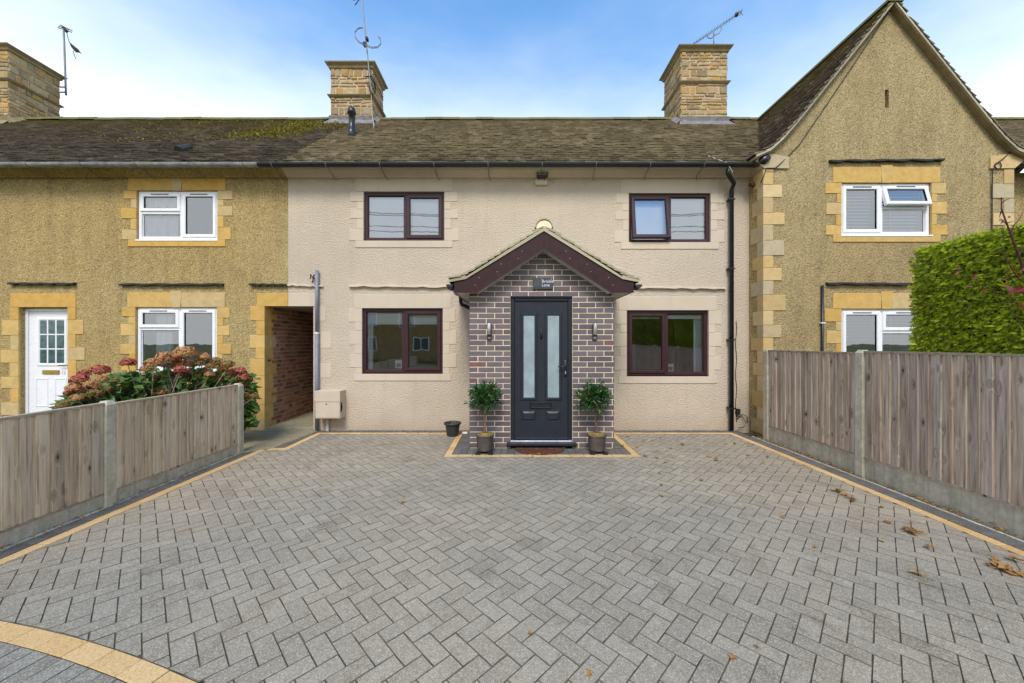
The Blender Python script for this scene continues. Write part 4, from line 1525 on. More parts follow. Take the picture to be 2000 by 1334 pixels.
for lo, hi in ((4.70, sl[2]), (sl[3], 9.0)):
    panel([(0, -1, -lo), (0, 1, hi)])
panel([(0, -1, -sl[2]), (0, 1, sl[3]), (1, 0, sl[0])])
panel([(0, -1, -sl[2]), (0, 1, sl[3]), (-1, 0, -sl[1])])
w.add([(sl[0], YG, sl[2]), (sl[1], YG, sl[2]), (sl[1], YG, sl[3]), (sl[0], YG, sl[3]), (sl[0], YG + .12, sl[2]), (sl[1], YG + .12, sl[2]), (sl[1], YG + .12, sl[3]), (sl[0], YG + .12, sl[3])],
      [(0, 1, 5, 4), (1, 2, 6, 5), (2, 3, 7, 6), (3, 0, 4, 7), (4, 5, 6, 7)])
w.build('wall', 'pebble2', gh)
rw = MB().add([(GL, YG, -0.06), (GL, YW + 0.05, -0.06), (GL, YW + 0.05, 4.9), (GL, YG, 4.9)], [(0, 1, 2, 3)])
rw.build('side_wall', 'pebble', gh)
rw = MB().add([(GR, YG, -0.06), (GR, YW + 0.05, -0.06), (GR, YW + 0.05, 4.9), (GR, YG, 4.9)], [(0, 1, 2, 3)])
rw.build('side_wall', 'pebble', gh)
rw = MB().add([(GR, YW, -0.06), (14.0, YW, -0.06), (14.0, YW, 4.72), (GR, YW, 4.72)], [(0, 1, 2, 3)])
rw.build('set_back_wall', 'pebble', gh)
room(gh, GL + 0.1, GR - 0.1, YG + 0.13, 9.4, 0.02, 4.6)
terrace_roof(gh, 7.201, 15.0, 'tile_c', '')
gutter(gh, GR + 0.05, 13.5, 6.53, 4.73, 'black')
dk = MB()
for mir in (1, -1):
    for p, q in zip(PR, PR[1:]):
        P_ = [(p[0], p[1]), (q[0], q[1]), (q[0], q[1] - 0.05), (p[0], p[1] - 0.05)]
        P_ = [(x if mir == 1 else 2 * AX - x, z) for x, z in P_]
        dk.prism(P_, YG - 0.10, 10.2)
gro = dk.build('gable_roof', 'cap', gh)
vg = MB()
for mir in (1, -1):
    for p, q in zip(PR, PR[1:]):
        P_ = [(p[0], p[1] + 0.02), (q[0], q[1] + 0.02), (q[0], q[1] - 0.028), (p[0], p[1] - 0.028)]
        P_ = [(x if mir == 1 else 2 * AX - x, z) for x, z in P_]
        vg.prism(P_, YG - 0.118, YG - 0.1005)
vg.build('verge', 'tile_p', gro)
tm = MB()
tiles(tm, poly_prof(PR), YG - 0.13, 10.1, 'y', 0.142, 0.17)
tiles(tm, poly_prof([(2 * AX - x, z) for x, z in PR]), YG - 0.13, 10.1, 'y', 0.142, 0.17)
tm.build('roof_tiles', 'tile_l', gro, kind='stuff')
for k in range(8):
    y0 = YG - 0.14 + k * 0.45
    rm = MB()
    n = 7
    for i in range(n):
        t0 = math.pi * i / (n - 1)
        for yy in (y0, y0 + 0.456):
            rm.v.append((AX - 0.13 * math.cos(t0), yy, AZ - 0.03 + 0.12 * math.sin(t0)))
    for i in range(n - 1):
        rm.f.append((2 * i, 2 * i + 1, 2 * i + 3, 2 * i + 2))
    if k == 0:
        rm.f.append(tuple(2 * i for i in range(n)))
    rm.build('ridge_tile', 'ridge', gro)
y_ = YG + 0.03
window(gh, GW1, y_, 'white', [(1643, 1724, 357, 459, 'sash', 1), (1724, 1819, 357, 404, 'open13', 1), (1724, 1819, 404, 459, 'fixed')], fw=0.06, yp=YG, label='white window with its top right vent tilted open')
window(gh, GW2, y_, 'white', [(1643, 1724, 603, 733, 'sash', 1), (1724, 1819, 603, 648, 'sash', 1), (1724, 1819, 648, 733, 'fixed')], fw=0.06, yp=YG)
surround(gh, GW1, YG, 'stone', 0.27, 0.125, [(1.1, 1), (0.95, 0), (1.2, 1), (1.1, 0), (1.0, 1)], [(1.1, 1), (0.8, 0), (1.2, 1), (1.1, 0), (1.0, 1)], wide=0.26, narrow=0.09)
surround(gh, GW2, YG, 'stone', 0.27, 0.125, [(1.3, 1), (0.9, 0), (1.3, 1), (1.0, 0), (1.2, 1), (1, 0)], [(1.3, 1), (0.9, 0), (1.3, 1), (1.0, 0), (1.2, 1), (1, 0)], wide=0.27, narrow=0.10)
drip(gh, (1618, 315, 1838, 313), YG, 'iron', 0.035)
drip(gh, (1612, 553, 1840, 555), YG, 'iron', 0.035)
# corner stones
for side in (-1, 1):
    z = Z(331, YG)
    k = 0
    while z > 0.05:
        h = min(U(0.20, 0.29), z)
        wd_, dp_ = (U(0.30, 0.40), 0.15) if k % 2 else (0.165, U(0.24, 0.33))
        a = GL if side < 0 else GR
        x0, x1 = (a - 0.010, a + wd_) if side < 0 else (a - wd_, a + 0.010)
        MB().bbox(x0, x1, YG - 0.012 - U(0, .004), YG + dp_, z - h + 0.0015, z - 0.0015, 0.006).build('quoin', 'stone_pale', gh)
        z -= h
        k += 1
    # kneeler under the roof foot
    f_ = lambda x: x if side < 0 else 2 * AX - x
    MB().prism([(f_(GL - 0.15), Z(315, YG)), (f_(GL), Z(330, YG)), (f_(GL + 0.42), Z(330, YG)), (f_(GL + 0.42), Z(308, YG)), (f_(GL + 0.12), Z(302, YG)), (f_(GL - 0.12), Z(306, YG))], YG - 0.03, YG + 0.36).build('kneeler_stone', 'stone_pale', gh)
cb = MB()
cb.tube([(X(1733, YG), YG - 0.03, Z(25, YG)), (X(1640, YG), YG - 0.02, Z(165, YG)), (X(1560, YG), YG - 0.02, Z(283, YG)), (X(1534, YG), YG - 0.02, Z(310, YG)), (X(1522, YG), YG - 0.04, Z(321, YG)), (X(1510, YG), YG - 0.05, Z(331, YG)), (X(1493, YG), YG - 0.05, Z(331, YG)), (X(1489, YG), YG - 0.04, Z(345, YG)), (X(1484, YG), YG - 0.02, Z(358, YG))], 0.008, 5)
cb.build('overhead_cable', 'cable', gh)
cb = MB()
cb.tube([(X(1990, YG), YG - 0.02, Z(278, YG)), (X(1953, YG), YG - 0.05, Z(312, YG)), (X(1940, YG), YG - 0.04, Z(322, YG)), (X(1934, YG), YG - 0.03, Z(334, YG)), (X(1934, YG), YG - 0.02, Z(470, YG)), (X(1934, YG), YG - 0.02, Z(650, YG))], 0.009, 5)
cb.tube([(X(1943, YG) + 0.055 * math.cos(t_ * 0.5236), YG - 0.045, Z(326, YG) + 0.055 * math.sin(t_ * 0.5236)) for t_ in range(13)], 0.008, 5)
cb.build('overhead_cable', 'cable', gh)
cb = MB().tube([(X(1604, YG), YG - 0.025, 0.1), (X(1604, YG), YG - 0.025, Z(558, YG))], 0.020, 8)
co = cb.build('conduit', 'black', gh, True)
MB().bbox(X(1602, YG) - 0.02, X(1606, YG) + 0.02, YG - 0.05, YG - 0.001, Z(631, YG) - 0.01, Z(631, YG) + 0.01, 0.003).build('pipe_clip', 'white', co)
hop = MB().tube([(XE - 0.14, 6.53, 4.70), (XE - 0.02, 6.44, 4.74), (XE + 0.05, 6.40, 4.80)], [0.05, 0.075, 0.06], 10)
hop.build('gutter_outlet', 'black', gh, True)
stk = MB().tube([(GL - 0.03, YG + 0.22, Z(350, YG)), (GL - 0.10, YG + 0.20, Z(352, YG))], 0.04, 8)
stk.build('overflow_pipe', 'rust', gh)

# ------------------------------------------------------------------ porch
XA, XB = X(917, YP), X(1199, YP)
PXC = X(1058, YP)
po = thing('brick_porch', 'purple brick gabled entrance porch with anthracite door and rosewood bargeboards', 'porch', (PXC, 6.2, 0))
YB = 5.50                                # front of the bargeboards
BX = X(1062.5, YB)
bz = lambda py: Z(py, YB)
DX0, DX1, DZ = X(997, YP), X(1118, YP), Z(578, YP)
slope = (bz(452.5) - bz(546)) / (BX - X(910, YB))
gz_at = lambda x: bz(487) + 0.02 - slope * abs(x - BX)          # underside of the soffit over the brickwork
ZE = 2.42
core = [(XA + 0.004, -0.04), (DX0 - 0.001, -0.04), (DX0 - 0.001, DZ), (DX1 + 0.001, DZ), (DX1 + 0.001, -0.04), (XB - 0.004, -0.04), (XB - 0.004, gz_at(XB)), (BX, gz_at(BX)), (XA + 0.004, gz_at(XA))]
mw = MB()
for q in ([core[0], core[1], (DX0 - 0.001, gz_at(DX0)), core[8]], [(DX0 - 0.001, DZ), (DX1 + 0.001, DZ), (DX1 + 0.001, gz_at(DX1)), core[7], (DX0 - 0.001, gz_at(DX0))], [core[4], core[5], core[6], (DX1 + 0.001, gz_at(DX1))]):
    mw.prism(q, YP, YP + 0.10)
mw.box(XA + 0.004, XA + 0.10, YP + 0.101, YW - 0.001, -0.04, ZE)
mw.box(XB - 0.10, XB - 0.004, YP + 0.101, YW - 0.001, -0.04, ZE)
mwo = mw.build('porch_wall', 'mortar', po)
RH_, RL = 0.0823, 0.2562
sides = MB()
row, z = 0, 0.0
while z < 3.1:
    x = XA - (0.0 if row % 2 else RL / 2)
    while x < XB:
        a, b = max(x, XA) + 0.0055, min(x + RL, XB) - 0.0055
        if x < XA:
            a = XA
        if x <= XA + 1e-6:
            a = XA
        if x + RL > XB - 1e-6:
            b = XB
        c, d = z + 0.0055, z + RH_ - 0.0055
        q = [(a, c), (b, c), (b, d), (a, d)]
        parts = []
        if c < DZ - 0.02 and b > DX0 and a < DX1:
            l_ = clip(q, 1, 0, DX0 - 0.004)
            r_ = clip(q, -1, 0, -(DX1 + 0.004))
            parts += [l_, r_]
        else:
            parts.append(q)
        for p in parts:
            p = clip(clip(p, slope, 1, gz_at(BX) + slope * BX), -slope, 1, gz_at(BX) - slope * BX)
            if len(p) > 2 and area(p) > 0.0012:
                mb = MB()
                yo = U(-0.002, 0.002)
                n = len(p)
                cx, cz = sum(t_[0] for t_ in p) / n, sum(t_[1] for t_ in p) / n
                ins = [(cx + (t_[0] - cx) * (1 - 0.004 / max(0.02, abs(t_[0] - cx))), cz + (t_[1] - cz) * (1 - 0.004 / max(0.02, abs(t_[1] - cz)))) for t_ in p]
                V = [(t_[0], YP + 0.02, t_[1]) for t_ in p] + [(t_[0], YP - 0.003 + yo, t_[1]) for t_ in p] + [(t_[0], YP - 0.006 + yo, t_[1]) for t_ in ins]
                mb.add(V, [tuple(range(2 * n, 3 * n))] + [(r + i, r + (i + 1) % n, r + n + (i + 1) % n, r + n + i) for r in (0, n) for i in range(n)])
                mb.build('brick', 'brick_red' if (row in (12, 15) and x < XA + 0.1) or (row == 19 and x > XB - 0.4) or (row == 10 and x < XA) else 'brick', mwo)
        x += RL
    if z < ZE - RH_:
        y = YP + 0.022 if row % 2 else YP + 0.022 + RL / 2 - 0.02
        if row % 2 == 0:
            y -= RL
        while y < YW:
            a, b = max(y, YP + 0.022), min(y + RL - 0.011, YW - 0.003)
            if b - a > 0.03:
                sides.box(XA - 0.004, XA + 0.02, a, b, z + 0.0055, z + RH_ - 0.0055)
                sides.box(XB - 0.02, XB + 0.004, a, b, z + 0.0055, z + RH_ - 0.0055)
            y += RL
    z += RH_
    row += 1
sides.build('side_bricks', 'brick', mwo, kind='stuff')
MB().add([(XA + .1, YP + .1, 0.0), (XB - .1, YP + .1, 0.0), (XB - .1, YW, 0.0), (XA + .1, YW, 0.0)], [(0, 1, 2, 3)]).build('porch_floor', 'concrete', po)

# bargeboards, soffit, gutters, roof
LX, RX = X(887, YB), X(1238, YB)
top = [(BX, bz(452.5)), (X(910, YB), bz(546)), (LX, bz(552))]
bot = [(BX, bz(487)), (X(932, YB), bz(571.5)), (LX, bz(571.5))]
for sgn in (1, -1):
    mir = (lambda x: x) if sgn == 1 else (lambda x: 2 * BX - x)
    e_ = -0.0015 * sgn
    P_ = [(mir(x - 0.0015), z) for x, z in (top[0], top[1], top[2], bot[2], bot[1], bot[0])]
    bbm = MB().prism(P_, YB, YB + 0.022)
    bo = bbm.build('bargeboard', 'barge', po)
    # beaded lower edge
    MB().prism([(mir(x), z) for x, z in ((bot[0][0] - .001, bot[0][1] + 0.012), (bot[1][0] - .004, bot[1][1] + 0.012), (bot[1][0] + 0.004, bot[1][1] - 0.003), (bot[0][0] - .001, bot[0][1] - 0.006))], YB - 0.006, YB - 0.0005).build('edge_bead', 'rose', bo)
    for k, tt in enumerate((0.28, 0.33, 0.55, 0.60, 0.83, 0.88)):
        px_ = BX + (top[1][0] - BX) * tt
        pz_ = bz(452.5) - slope * (BX - px_) - (0.09 if k % 2 == 0 else 0.165)
        MB().box(mir(px_) - 0.0035, mir(px_) + 0.0035, YB - 0.002, YB + 0.001, pz_ - 0.0035, pz_ + 0.0035).build('nail_head', 'white', bo)
    # sloping soffit strip behind the board and boxed eaves soffit
    so = MB()
    so.prism([(mir(x), z) for x, z in ((BX, bz(487) + .003), (X(932, YB), bz(571.5) + .003), (X(932, YB), bz(571.5) + 0.02), (BX, bz(487) + 0.025))], YB + 0.023, YP - 0.007)
    so.prism([(mir(x), z) for x, z in ((LX + 0.004, bz(570)), (X(932, YB) + .02, bz(570)), (X(932, YB) + .02, bz(568)), (LX + 0.004, bz(568)))], YB + 0.023, YW - 0.002)
    so.build('soffit', 'soffit', po)
    fa = MB().box(min(mir(LX - 0.002), mir(LX + 0.018)), max(mir(LX - 0.002), mir(LX + 0.018)), YB + 0.024, YW - 0.002, bz(570) - 0.004, bz(551))
    fa.build('fascia', 'rose', po)
    # gutter running back to the wall
    gx, gz, r = mir(LX - 0.058), bz(556), 0.056
    gm = MB()
    n = 8
    for yy in (YB - 0.03, YW - 0.004):
        for rr in (r, r - 0.007):
            for i in range(n + 1):
                a = math.pi * i / n
                gm.v.append((gx + rr * math.cos(a), yy, gz - rr * math.sin(a)))
    q = n + 1
    for i in range(n):
        gm.f += [(i, i + 1, 2 * q + i + 1, 2 * q + i), (q + i, 3 * q + i, 3 * q + i + 1, q + i + 1), (i, q + i, q + i + 1, i + 1)]
    gm.f += [tuple(range(q))]
    gm.f += [(0, q, 3 * q, 2 * q), (n, 2 * q + n, 3 * q + n, q + n)]
    go = gm.build('gutter', 'black', po)
    for yy in (YB + 0.10, YB + 0.75):
        MB().tube([(gx + (r + 0.004) * math.cos(math.pi * i / 8), yy, gz - (r + 0.004) * math.sin(math.pi * i / 8)) for i in range(9)], 0.009, 5).build('bracket', 'black', go)
    if sgn == 1:
        dpx = XA - 0.045
        dm = MB().tube([(gx, 6.60, gz - r + 0.01), (gx, 6.60, gz - 0.13), (gx + 0.02, 6.60, gz - 0.18), (dpx - 0.02, 6.60, gz - 0.26), (dpx, 6.60, gz - 0.32), (dpx, 6.60, 0.03)], 0.032, 10)
        dm.build('downpipe', 'black', po, True)
# roof deck and verge, then the tiles course by course
rt = lambda x: bz(452.5) + 0.006 - slope * abs(x - BX)
prof = [(LX - 0.075, bz(552) + 0.004), (X(910, YB), bz(546) + 0.006), (BX, bz(452.5) + 0.006)]
rd = MB()
for sgn in (1, -1):
    mir = (lambda x: x) if sgn == 1 else (lambda x: 2 * BX - x)
    for p, q in zip(prof, prof[1:]):
        rd.prism([(mir(p[0]), p[1]), (mir(q[0]), q[1]), (mir(q[0]), q[1] + 0.05), (mir(p[0]), p[1] + 0.026)], YB + 0.004, YW - 0.001)
pro = rd.build('porch_roof', 'deck', po)
for sgn in (1, -1):
    mir = (lambda x: x) if sgn == 1 else (lambda x: 2 * BX - x)
    vm = MB()
    for p, q in zip(prof, prof[1:]):
        vm.prism([(mir(p[0]), p[1]), (mir(q[0]), q[1]), (mir(q[0]), q[1] + 0.062), (mir(p[0]), p[1] + 0.034)], YB - 0.018, YB + 0.003)
    vm.build('verge_mortar', 'tile_p', pro)
    pf = poly_prof([(mir(prof[0][0]), prof[0][1] + 0.03), (mir(prof[1][0]), prof[1][1] + 0.055), (mir(prof[2][0]), prof[2][1] + 0.055)])
    gauge = 0.112
    nc = int(pf['len'] / gauge)
    for i in range(nc + 1):
        s0, s1 = i * gauge - 0.015, min(pf['len'], i * gauge + gauge * 1.7)
        if s1 - s0 < 0.06:
            continue
        h0, z0, nh, nz = pf['f'](max(0, s0))
        h1, z1, nh1, nz1 = pf['f'](s1)
        y = YB - 0.030 - (0.0 if i % 2 else 0.09)
        while y < YW - 0.01:
            ya, yb_ = max(y, YB - 0.030 + U(-.006, .006)), min(y + 0.18, YW - 0.004)
            if yb_ - ya > 0.02:
                lf, tk = 0.045 + U(-0.004, 0.006), 0.022 + U(-.004, .006)
                V = []
                for (l0, l1) in ((lf, 0.018), (lf - tk, 0.0)):
                    V += [(h0 + nh * l0, ya + .0015, z0 + nz * l0), (h0 + nh * l0, yb_ - .0015, z0 + nz * l0), (h1 + nh1 * l1, yb_ - .0015, z1 + nz1 * l1), (h1 + nh1 * l1, ya + .0015, z1 + nz1 * l1)]
                MB().add(V, [(0, 1, 2, 3), (7, 6, 5, 4), (0, 4, 5, 1), (1, 5, 6, 2), (2, 6, 7, 3), (3, 7, 4, 0)]).build('roof_tile', 'tile_p', pro)
            y += 0.18
zr = bz(452.5) + 0.055
for k in range(3):
    y0, y1 = YB - 0.035 + k * 0.46, min(YB - 0.035 + k * 0.46 + 0.455, YW - 0.002)
    rm = MB()
    n = 12
    for (r, yy) in ((0.135, y0), (0.135, y1), (0.118, y0), (0.118, y1)):
        for i in range(n + 1):
            a = math.pi * i / n
            rm.v.append((BX - r * math.cos(a), yy, zr + r * math.sin(a)))
    q = n + 1
    for i in range(n):
        rm.f += [(i, i + 1, q + i + 1, q + i), (2 * q + i, 3 * q + i, 3 * q + i + 1, 2 * q + i + 1), (i, 2 * q + i, 2 * q + i + 1, i + 1)]
    rm.build('ridge_tile', 'tile_p', pro)
MB().prism([(BX - 0.116 * math.cos(math.pi * i / 12), zr - 0.01 + 0.116 * math.sin(math.pi * i / 12)) for i in range(13)], YB - 0.022, YB + 0.3).build('ridge_mortar', 'mortar', pro)
MB().add([(LX - .05, YW - .012, bz(546)), (BX, YW - .012, zr + 0.24), (BX, YW - .05, zr + 0.10), (LX - .05, YW - .05, bz(546) - 0.06)], [(0, 1, 2, 3)]).build('flashing', 'lead', pro)

# door
yd = YP + 0.03
fr = MB()
FT = 0.062
fr.bbox(DX0 + 0.001, DX0 + FT, yd, yd + 0.07, 0.06, DZ - 0.002, 0.008)
fr.bbox(DX1 - FT, DX1 - 0.001, yd, yd + 0.07, 0.06, DZ - 0.002, 0.008)
fr.bbox(DX0 + FT + 0.001, DX1 - FT - 0.001, yd, yd + 0.07, DZ - 0.075, DZ - 0.002, 0.008)
fr.bbox(DX0 + 0.01, DX1 - 0.01, yd - 0.012, yd - 0.0005, DZ - 0.035, DZ - 0.004, 0.004)
fr.build('door_frame', 'door_frame', po)
MB().bbox(DX0 - 0.055, DX1 + 0.055, YP - 0.075, YP + 0.06, 0.042, 0.085, 0.008).build('door_sill', 'door_frame', po)
MB().bbox(DX0 + 0.004, DX1 - 0.004, YP - 0.012, YP + 0.03, 0.086, 0.112, 0.006).build('threshold', 'alu', po)
a, b = DX0 + FT + 0.003, DX1 - FT - 0.003
yl = yd + 0.022
dl = MB().box(a, b, yl, yl + 0.045, 0.113, DZ - 0.078)
door = dl.build('front_door', 'door', po)
MB().bbox(a + 0.002, b - 0.002, yl - 0.014, yl - 0.0005, 0.118, 0.145, 0.005).build('weather_bar', 'door', door)
pxd = lambda p: X(p, yl)
pzd = lambda p: Z(p, yl)
for (p0, p1) in ((1021, 1046), (1068, 1094)):
    x0, x1, z0, z1 = pxd(p0 - 4), pxd(p1 + 3.5), pzd(782), pzd(611)
    MB().ring(x0, x1, z0, z1, 0.048, yl - 0.014, yl - 0.0005, 0.013).build('glazing_moulding', 'door', door)
    MB().box(x0 + 0.044, x1 - 0.044, yl - 0.004, yl - 0.001, z0 + 0.044, z1 - 0.044).build('glass_pane', 'frost', door)
for (p0, p1) in ((1018, 1047), (1065.5, 1094.5)):
    x0, x1, z0, z1 = pxd(p0), pxd(p1), pzd(824), pzd(801)
    pm = MB()
    pm.ring(x0, x1, z0, z1, 0.014, yl - 0.006, yl - 0.0005, 0.005)
    v = []
    for (i_, yy) in ((0.020, yl - 0.001), (0.045, yl - 0.014)):
        v += [(x0 + i_, yy, z0 + i_), (x1 - i_, yy, z0 + i_), (x1 - i_, yy, z1 - i_), (x0 + i_, yy, z1 - i_)]
    pm.add(v, [(4, 5, 6, 7)] + [(i, (i + 1) % 4, 4 + (i + 1) % 4, 4 + i) for i in range(4)])
    pm.build('raised_panel', 'door', door)
lb = MB()
lb.ring(pxd(1035), pxd(1077), pzd(797.5), pzd(786), 0.016, yl - 0.022, yl - 0.0005, 0.006)
lb.bbox(pxd(1037), pxd(1075), yl - 0.013, yl - 0.0008, pzd(796), pzd(788), 0.004)
lb.build('letterbox', 'black', door)
kn = MB()
kn.bbox(pxd(1055), pxd(1059.5), yl - 0.012, yl - 0.0005, pzd(662), pzd(642), 0.006)
kn.tube([(pxd(1057.3), yl - 0.012, pzd(644)), (pxd(1057.3), yl - 0.030, pzd(648)), (pxd(1057.3), yl - 0.030, pzd(658)), (pxd(1057.3), yl - 0.014, pzd(661))], 0.010, 8)
kn.build('knocker', 'black', door, True)
hn = MB()
hn.bbox(pxd(1101.5), pxd(1107), yl - 0.012, yl - 0.0005, pzd(736), pzd(703), 0.006)
hn.tube([(pxd(1104.5), yl - 0.010, pzd(715.5)), (pxd(1104.5), yl - 0.055, pzd(715.5)), (pxd(1102), yl - 0.062, pzd(715.5)), (pxd(1089), yl - 0.060, pzd(715.8))], 0.010, 8)
ho = hn.build('handle', 'black', door, True)
MB().bbox(pxd(1103), pxd(1105.7), yl - 0.018, yl - 0.0125, pzd(731), pzd(725), 0.003).build('key_cylinder', 'steel', ho)

# ------------------------------------------------------------------ small things on the porch and walls
sg = thing('house_sign', 'slate house name sign with white lettering above the anthracite door', 'sign', (X(1060.5, YP), YP, Z(553, YP)))
ys = YP - 0.030
MB().bbox(X(1041, ys), X(1080, ys), ys, ys + 0.014, Z(564.5, ys), Z(542.5, ys), 0.002).build('sign_plate', 'slate', sg)
text('Brickle\nLane', sg, 'sign_lettering', X(1058, ys), ys - 0.0012, Z(552, ys), 0.064, 'lettering')
MB().bbox(X(1043, ys), X(1056.5, ys), ys - 0.003, ys - 0.0003, Z(560, ys), Z(545.5, ys), 0.001).build('number_plate', 'slate_pale', sg)
for dx in (1045, 1058, 1077):
    MB().lathe([(0.006, 0), (0.006, 0.004)], (0, 0, 0), 8).xf(Matrix.Translation((X(dx, ys), ys + 0.001, Z(547.5 if dx < 1050 else 544.5, ys))) @ Matrix.Rotation(math.radians(90), 4, 'X')).build('screw', 'steel', sg)
    MB().lathe([(0.006, 0), (0.006, 0.018)], (0, 0, 0), 6).xf(Matrix.Translation((X(dx, ys), ys + 0.032, Z(556, ys))) @ Matrix.Rotation(math.radians(90), 4, 'X')).build('spacer', 'steel', sg)
for k, (px, py) in enumerate(((956, 647), (1161, 648))):
    wl = thing('wall_lamp', 'steel up-light wall lamp on the brick ' + ('left' if k == 0 else 'right') + ' of the door', 'lamp', (X(px, YP), YP, Z(py, YP)), 'wall lamps either side of the door')
    x_, z_ = X(px, YP), Z(py, YP)
    yb_ = YP - 0.008
    MB().bbox(x_ - 0.037, x_ + 0.037, yb_ - 0.022, yb_, Z(664, YP), Z(633, YP), 0.004).build('back_plate', 'bronze', wl)
    MB().lathe([(0.027, 0), (0.030, 0.006), (0.030, 0.166), (0.027, 0.172)], (x_ - 0.002, yb_ - 0.058, Z(654, YP)), 16).build('lamp_tube', 'steel', wl, True)
    MB().box(x_ - 0.012, x_ + 0.012, yb_ - 0.04, yb_ - 0.0225, Z(650, YP), Z(645, YP)).build('arm', 'bronze', wl)
    MB().lathe([(0.0, 0.0), (0.016, 0.004), (0.022, 0.014), (0.022, 0.022)], (0, 0, 0), 12).xf(Matrix.Translation((x_, yb_ - 0.044, Z(660, YP))) @ Matrix.Rotation(math.radians(-90), 4, 'X')).build('motion_sensor', 'lens', wl, True)
# floodlight under the eaves
fl = thing('floodlight', 'small black floodlight with pale mounting box under the eaves above the porch', 'floodlight', (X(1057, YW), YW, Z(355, YW)))
x_ = X(1057, YW)
MB().bbox(x_ - 0.11, x_ + 0.11, YW - 0.06, YW - 0.001, Z(363, YW), Z(349.5, YW), 0.006).build('mounting_box', 'smooth', fl)
R_ = Matrix.Translation((x_ + 0.01, YW - 0.12, Z(344, YW))) @ Matrix.Rotation(math.radians(-24), 4, 'X')
MB().ring(-0.10, 0.10, -0.075, 0.075, 0.014, -0.02, 0.04, 0.004).xf(R_).build('lamp_body', 'black', fl)
MB().box(-0.088, 0.088, -0.008, 0.0, -0.063, 0.063).xf(R_).build('lens', 'lens', fl)
MB().box(-0.095, 0.095, 0.012, 0.039, -0.07, 0.07).xf(R_).build('reflector', 'metalgrey', fl)
MB().tube([(x_ - 0.06, YW - 0.05, Z(354, YW)), (x_ - 0.06, YW - 0.09, Z(352, YW)), (x_ + 0.06, YW - 0.09, Z(352, YW)), (x_ + 0.06, YW - 0.05, Z(354, YW))], 0.009, 6).build('bracket', 'iron', fl)
# electricity meter box
yb_ = 6.62
mbx = thing('meter_box', 'cream painted meter box with a broken side on the wall by the passage', 'meter box', (X(640, YW), YW, 0.2))
x0, x1, z0, z1 = X(615, yb_), X(664, yb_), Z(818, yb_), Z(764, yb_)
MB().box(x0, x1, yb_ + 0.012, YW - 0.002, z0, z1).build('case', 'smooth', mbx)
zm = z0 + (z1 - z0) * 0.60
MB().bbox(x0 - 0.004, x1 + 0.004, yb_ - 0.006, yb_ + 0.0115, zm + 0.004, z1 + 0.006, 0.006).build('upper_cover', 'smooth', mbx)
MB().bbox(x0 + 0.006, x1 - 0.006, yb_, yb_ + 0.0115, z0 + 0.012, zm, 0.006).build('cover_door', 'smooth', mbx)
MB().lathe([(0.012, 0), (0.012, 0.006)], (0, 0, 0), 8).xf(Matrix.Translation(((x0 + x1) / 2 - 0.02, yb_ + 0.001, zm - 0.035)) @ Matrix.Rotation(math.radians(90), 4, 'X')).build('lock', 'iron', mbx)
MB().add([(x1 + 0.002, yb_ + 0.03, zm), (x1 + 0.002, yb_ + 0.075, zm - 0.02), (x1 + 0.002, yb_ + 0.10, zm - 0.11), (x1 + 0.002, yb_ + 0.06, zm - 0.18), (x1 + 0.002, yb_ + 0.02, zm - 0.19), (x1 + 0.002, yb_ + 0.012, zm - 0.08)], [(0, 1, 2, 3, 4, 5)]).build('hole_dark_patch', 'seal', mbx)  # flat black patch painting the shaded inside of the break


# ------------------------------------------------------------------ blinds, curtains and stickers behind the panes
def flat_blind(px0, px1, py0, py1, y, yp, m, label, name='roller_blind', cat='blind', folds=0, group=None):
    x0, x1, z0, z1 = X(px0, yp), X(px1, yp), Z(py1, yp), Z(py0, yp)
    o = thing(name, label, cat, ((x0 + x1) / 2, y, z0), group)
    mb = MB()
    if folds and name == 'curtain':
        n = folds * 6
        V = []
        for i in range(n + 1):
            t_ = i / n
            V += [(x0 + (x1 - x0) * t_, y + 0.03 * math.sin(t_ * folds * 6.283) + 0.006 * math.sin(t_ * folds * 17), z0), (x0 + (x1 - x0) * t_, y + 0.026 * math.sin(t_ * folds * 6.283 + 0.3), z1)]
        mb.add(V, [(2 * i, 2 * i + 2, 2 * i + 3, 2 * i + 1) for i in range(n)])
        mb.build('cloth', m, o)
    else:
        mb.box(x0, x1, y, y + 0.004, z0 + 0.02, z1)
        mb.build('cloth', m, o)
        MB().box(x0, x1, y - 0.006, y + 0.010, z0, z0 + 0.019).build('bottom_bar', m, o)
        if folds:
            for k in range(folds):
                zz = z0 + (z1 - z0) * (k + 0.5) / folds
                MB().box(x0, x1, y - 0.012, y - 0.0005, zz - 0.010, zz + 0.010).build('slat', m, o)
    return o


yb_ = YW + 0.128
flat_blind(700, 878, 366, 478, yb_, YW, 'blind', 'pale blind drawn down behind the upper left rosewood window')
flat_blind(1218, 1398, 369, 482, yb_, YW, 'blind', 'pale blind drawn down behind the open upper rosewood window')
flat_blind(702, 870, 596, 633, yb_, YW, 'blind', 'white pleated blind half raised behind the lower left rosewood window', 'pleated_blind', folds=4)
flat_blind(1218, 1390, 598, 622, yb_, YW, 'blind', 'white blind raised high behind the lower right rosewood window', 'pleated_blind', folds=3)
flat_blind(1364, 1384, 615, 740, yb_ + 0.05, YW, 'blind', 'narrow pale curtain at right edge of lower right rosewood window', 'curtain', 'curtain', folds=2)
flat_blind(705, 722, 612, 735, yb_ + 0.05, YW, 'blind', 'narrow pale curtain at left edge of lower left rosewood window', 'curtain', 'curtain', folds=2)
flat_blind(262, 336, 366, 474, yb_, YW, 'curtain', 'net curtain at the left of the upper white window', 'curtain', 'curtain', folds=4)
flat_blind(404, 430, 366, 474, yb_, YW, 'curtain', 'net curtain at the right of the upper white window', 'curtain', 'curtain', folds=2)
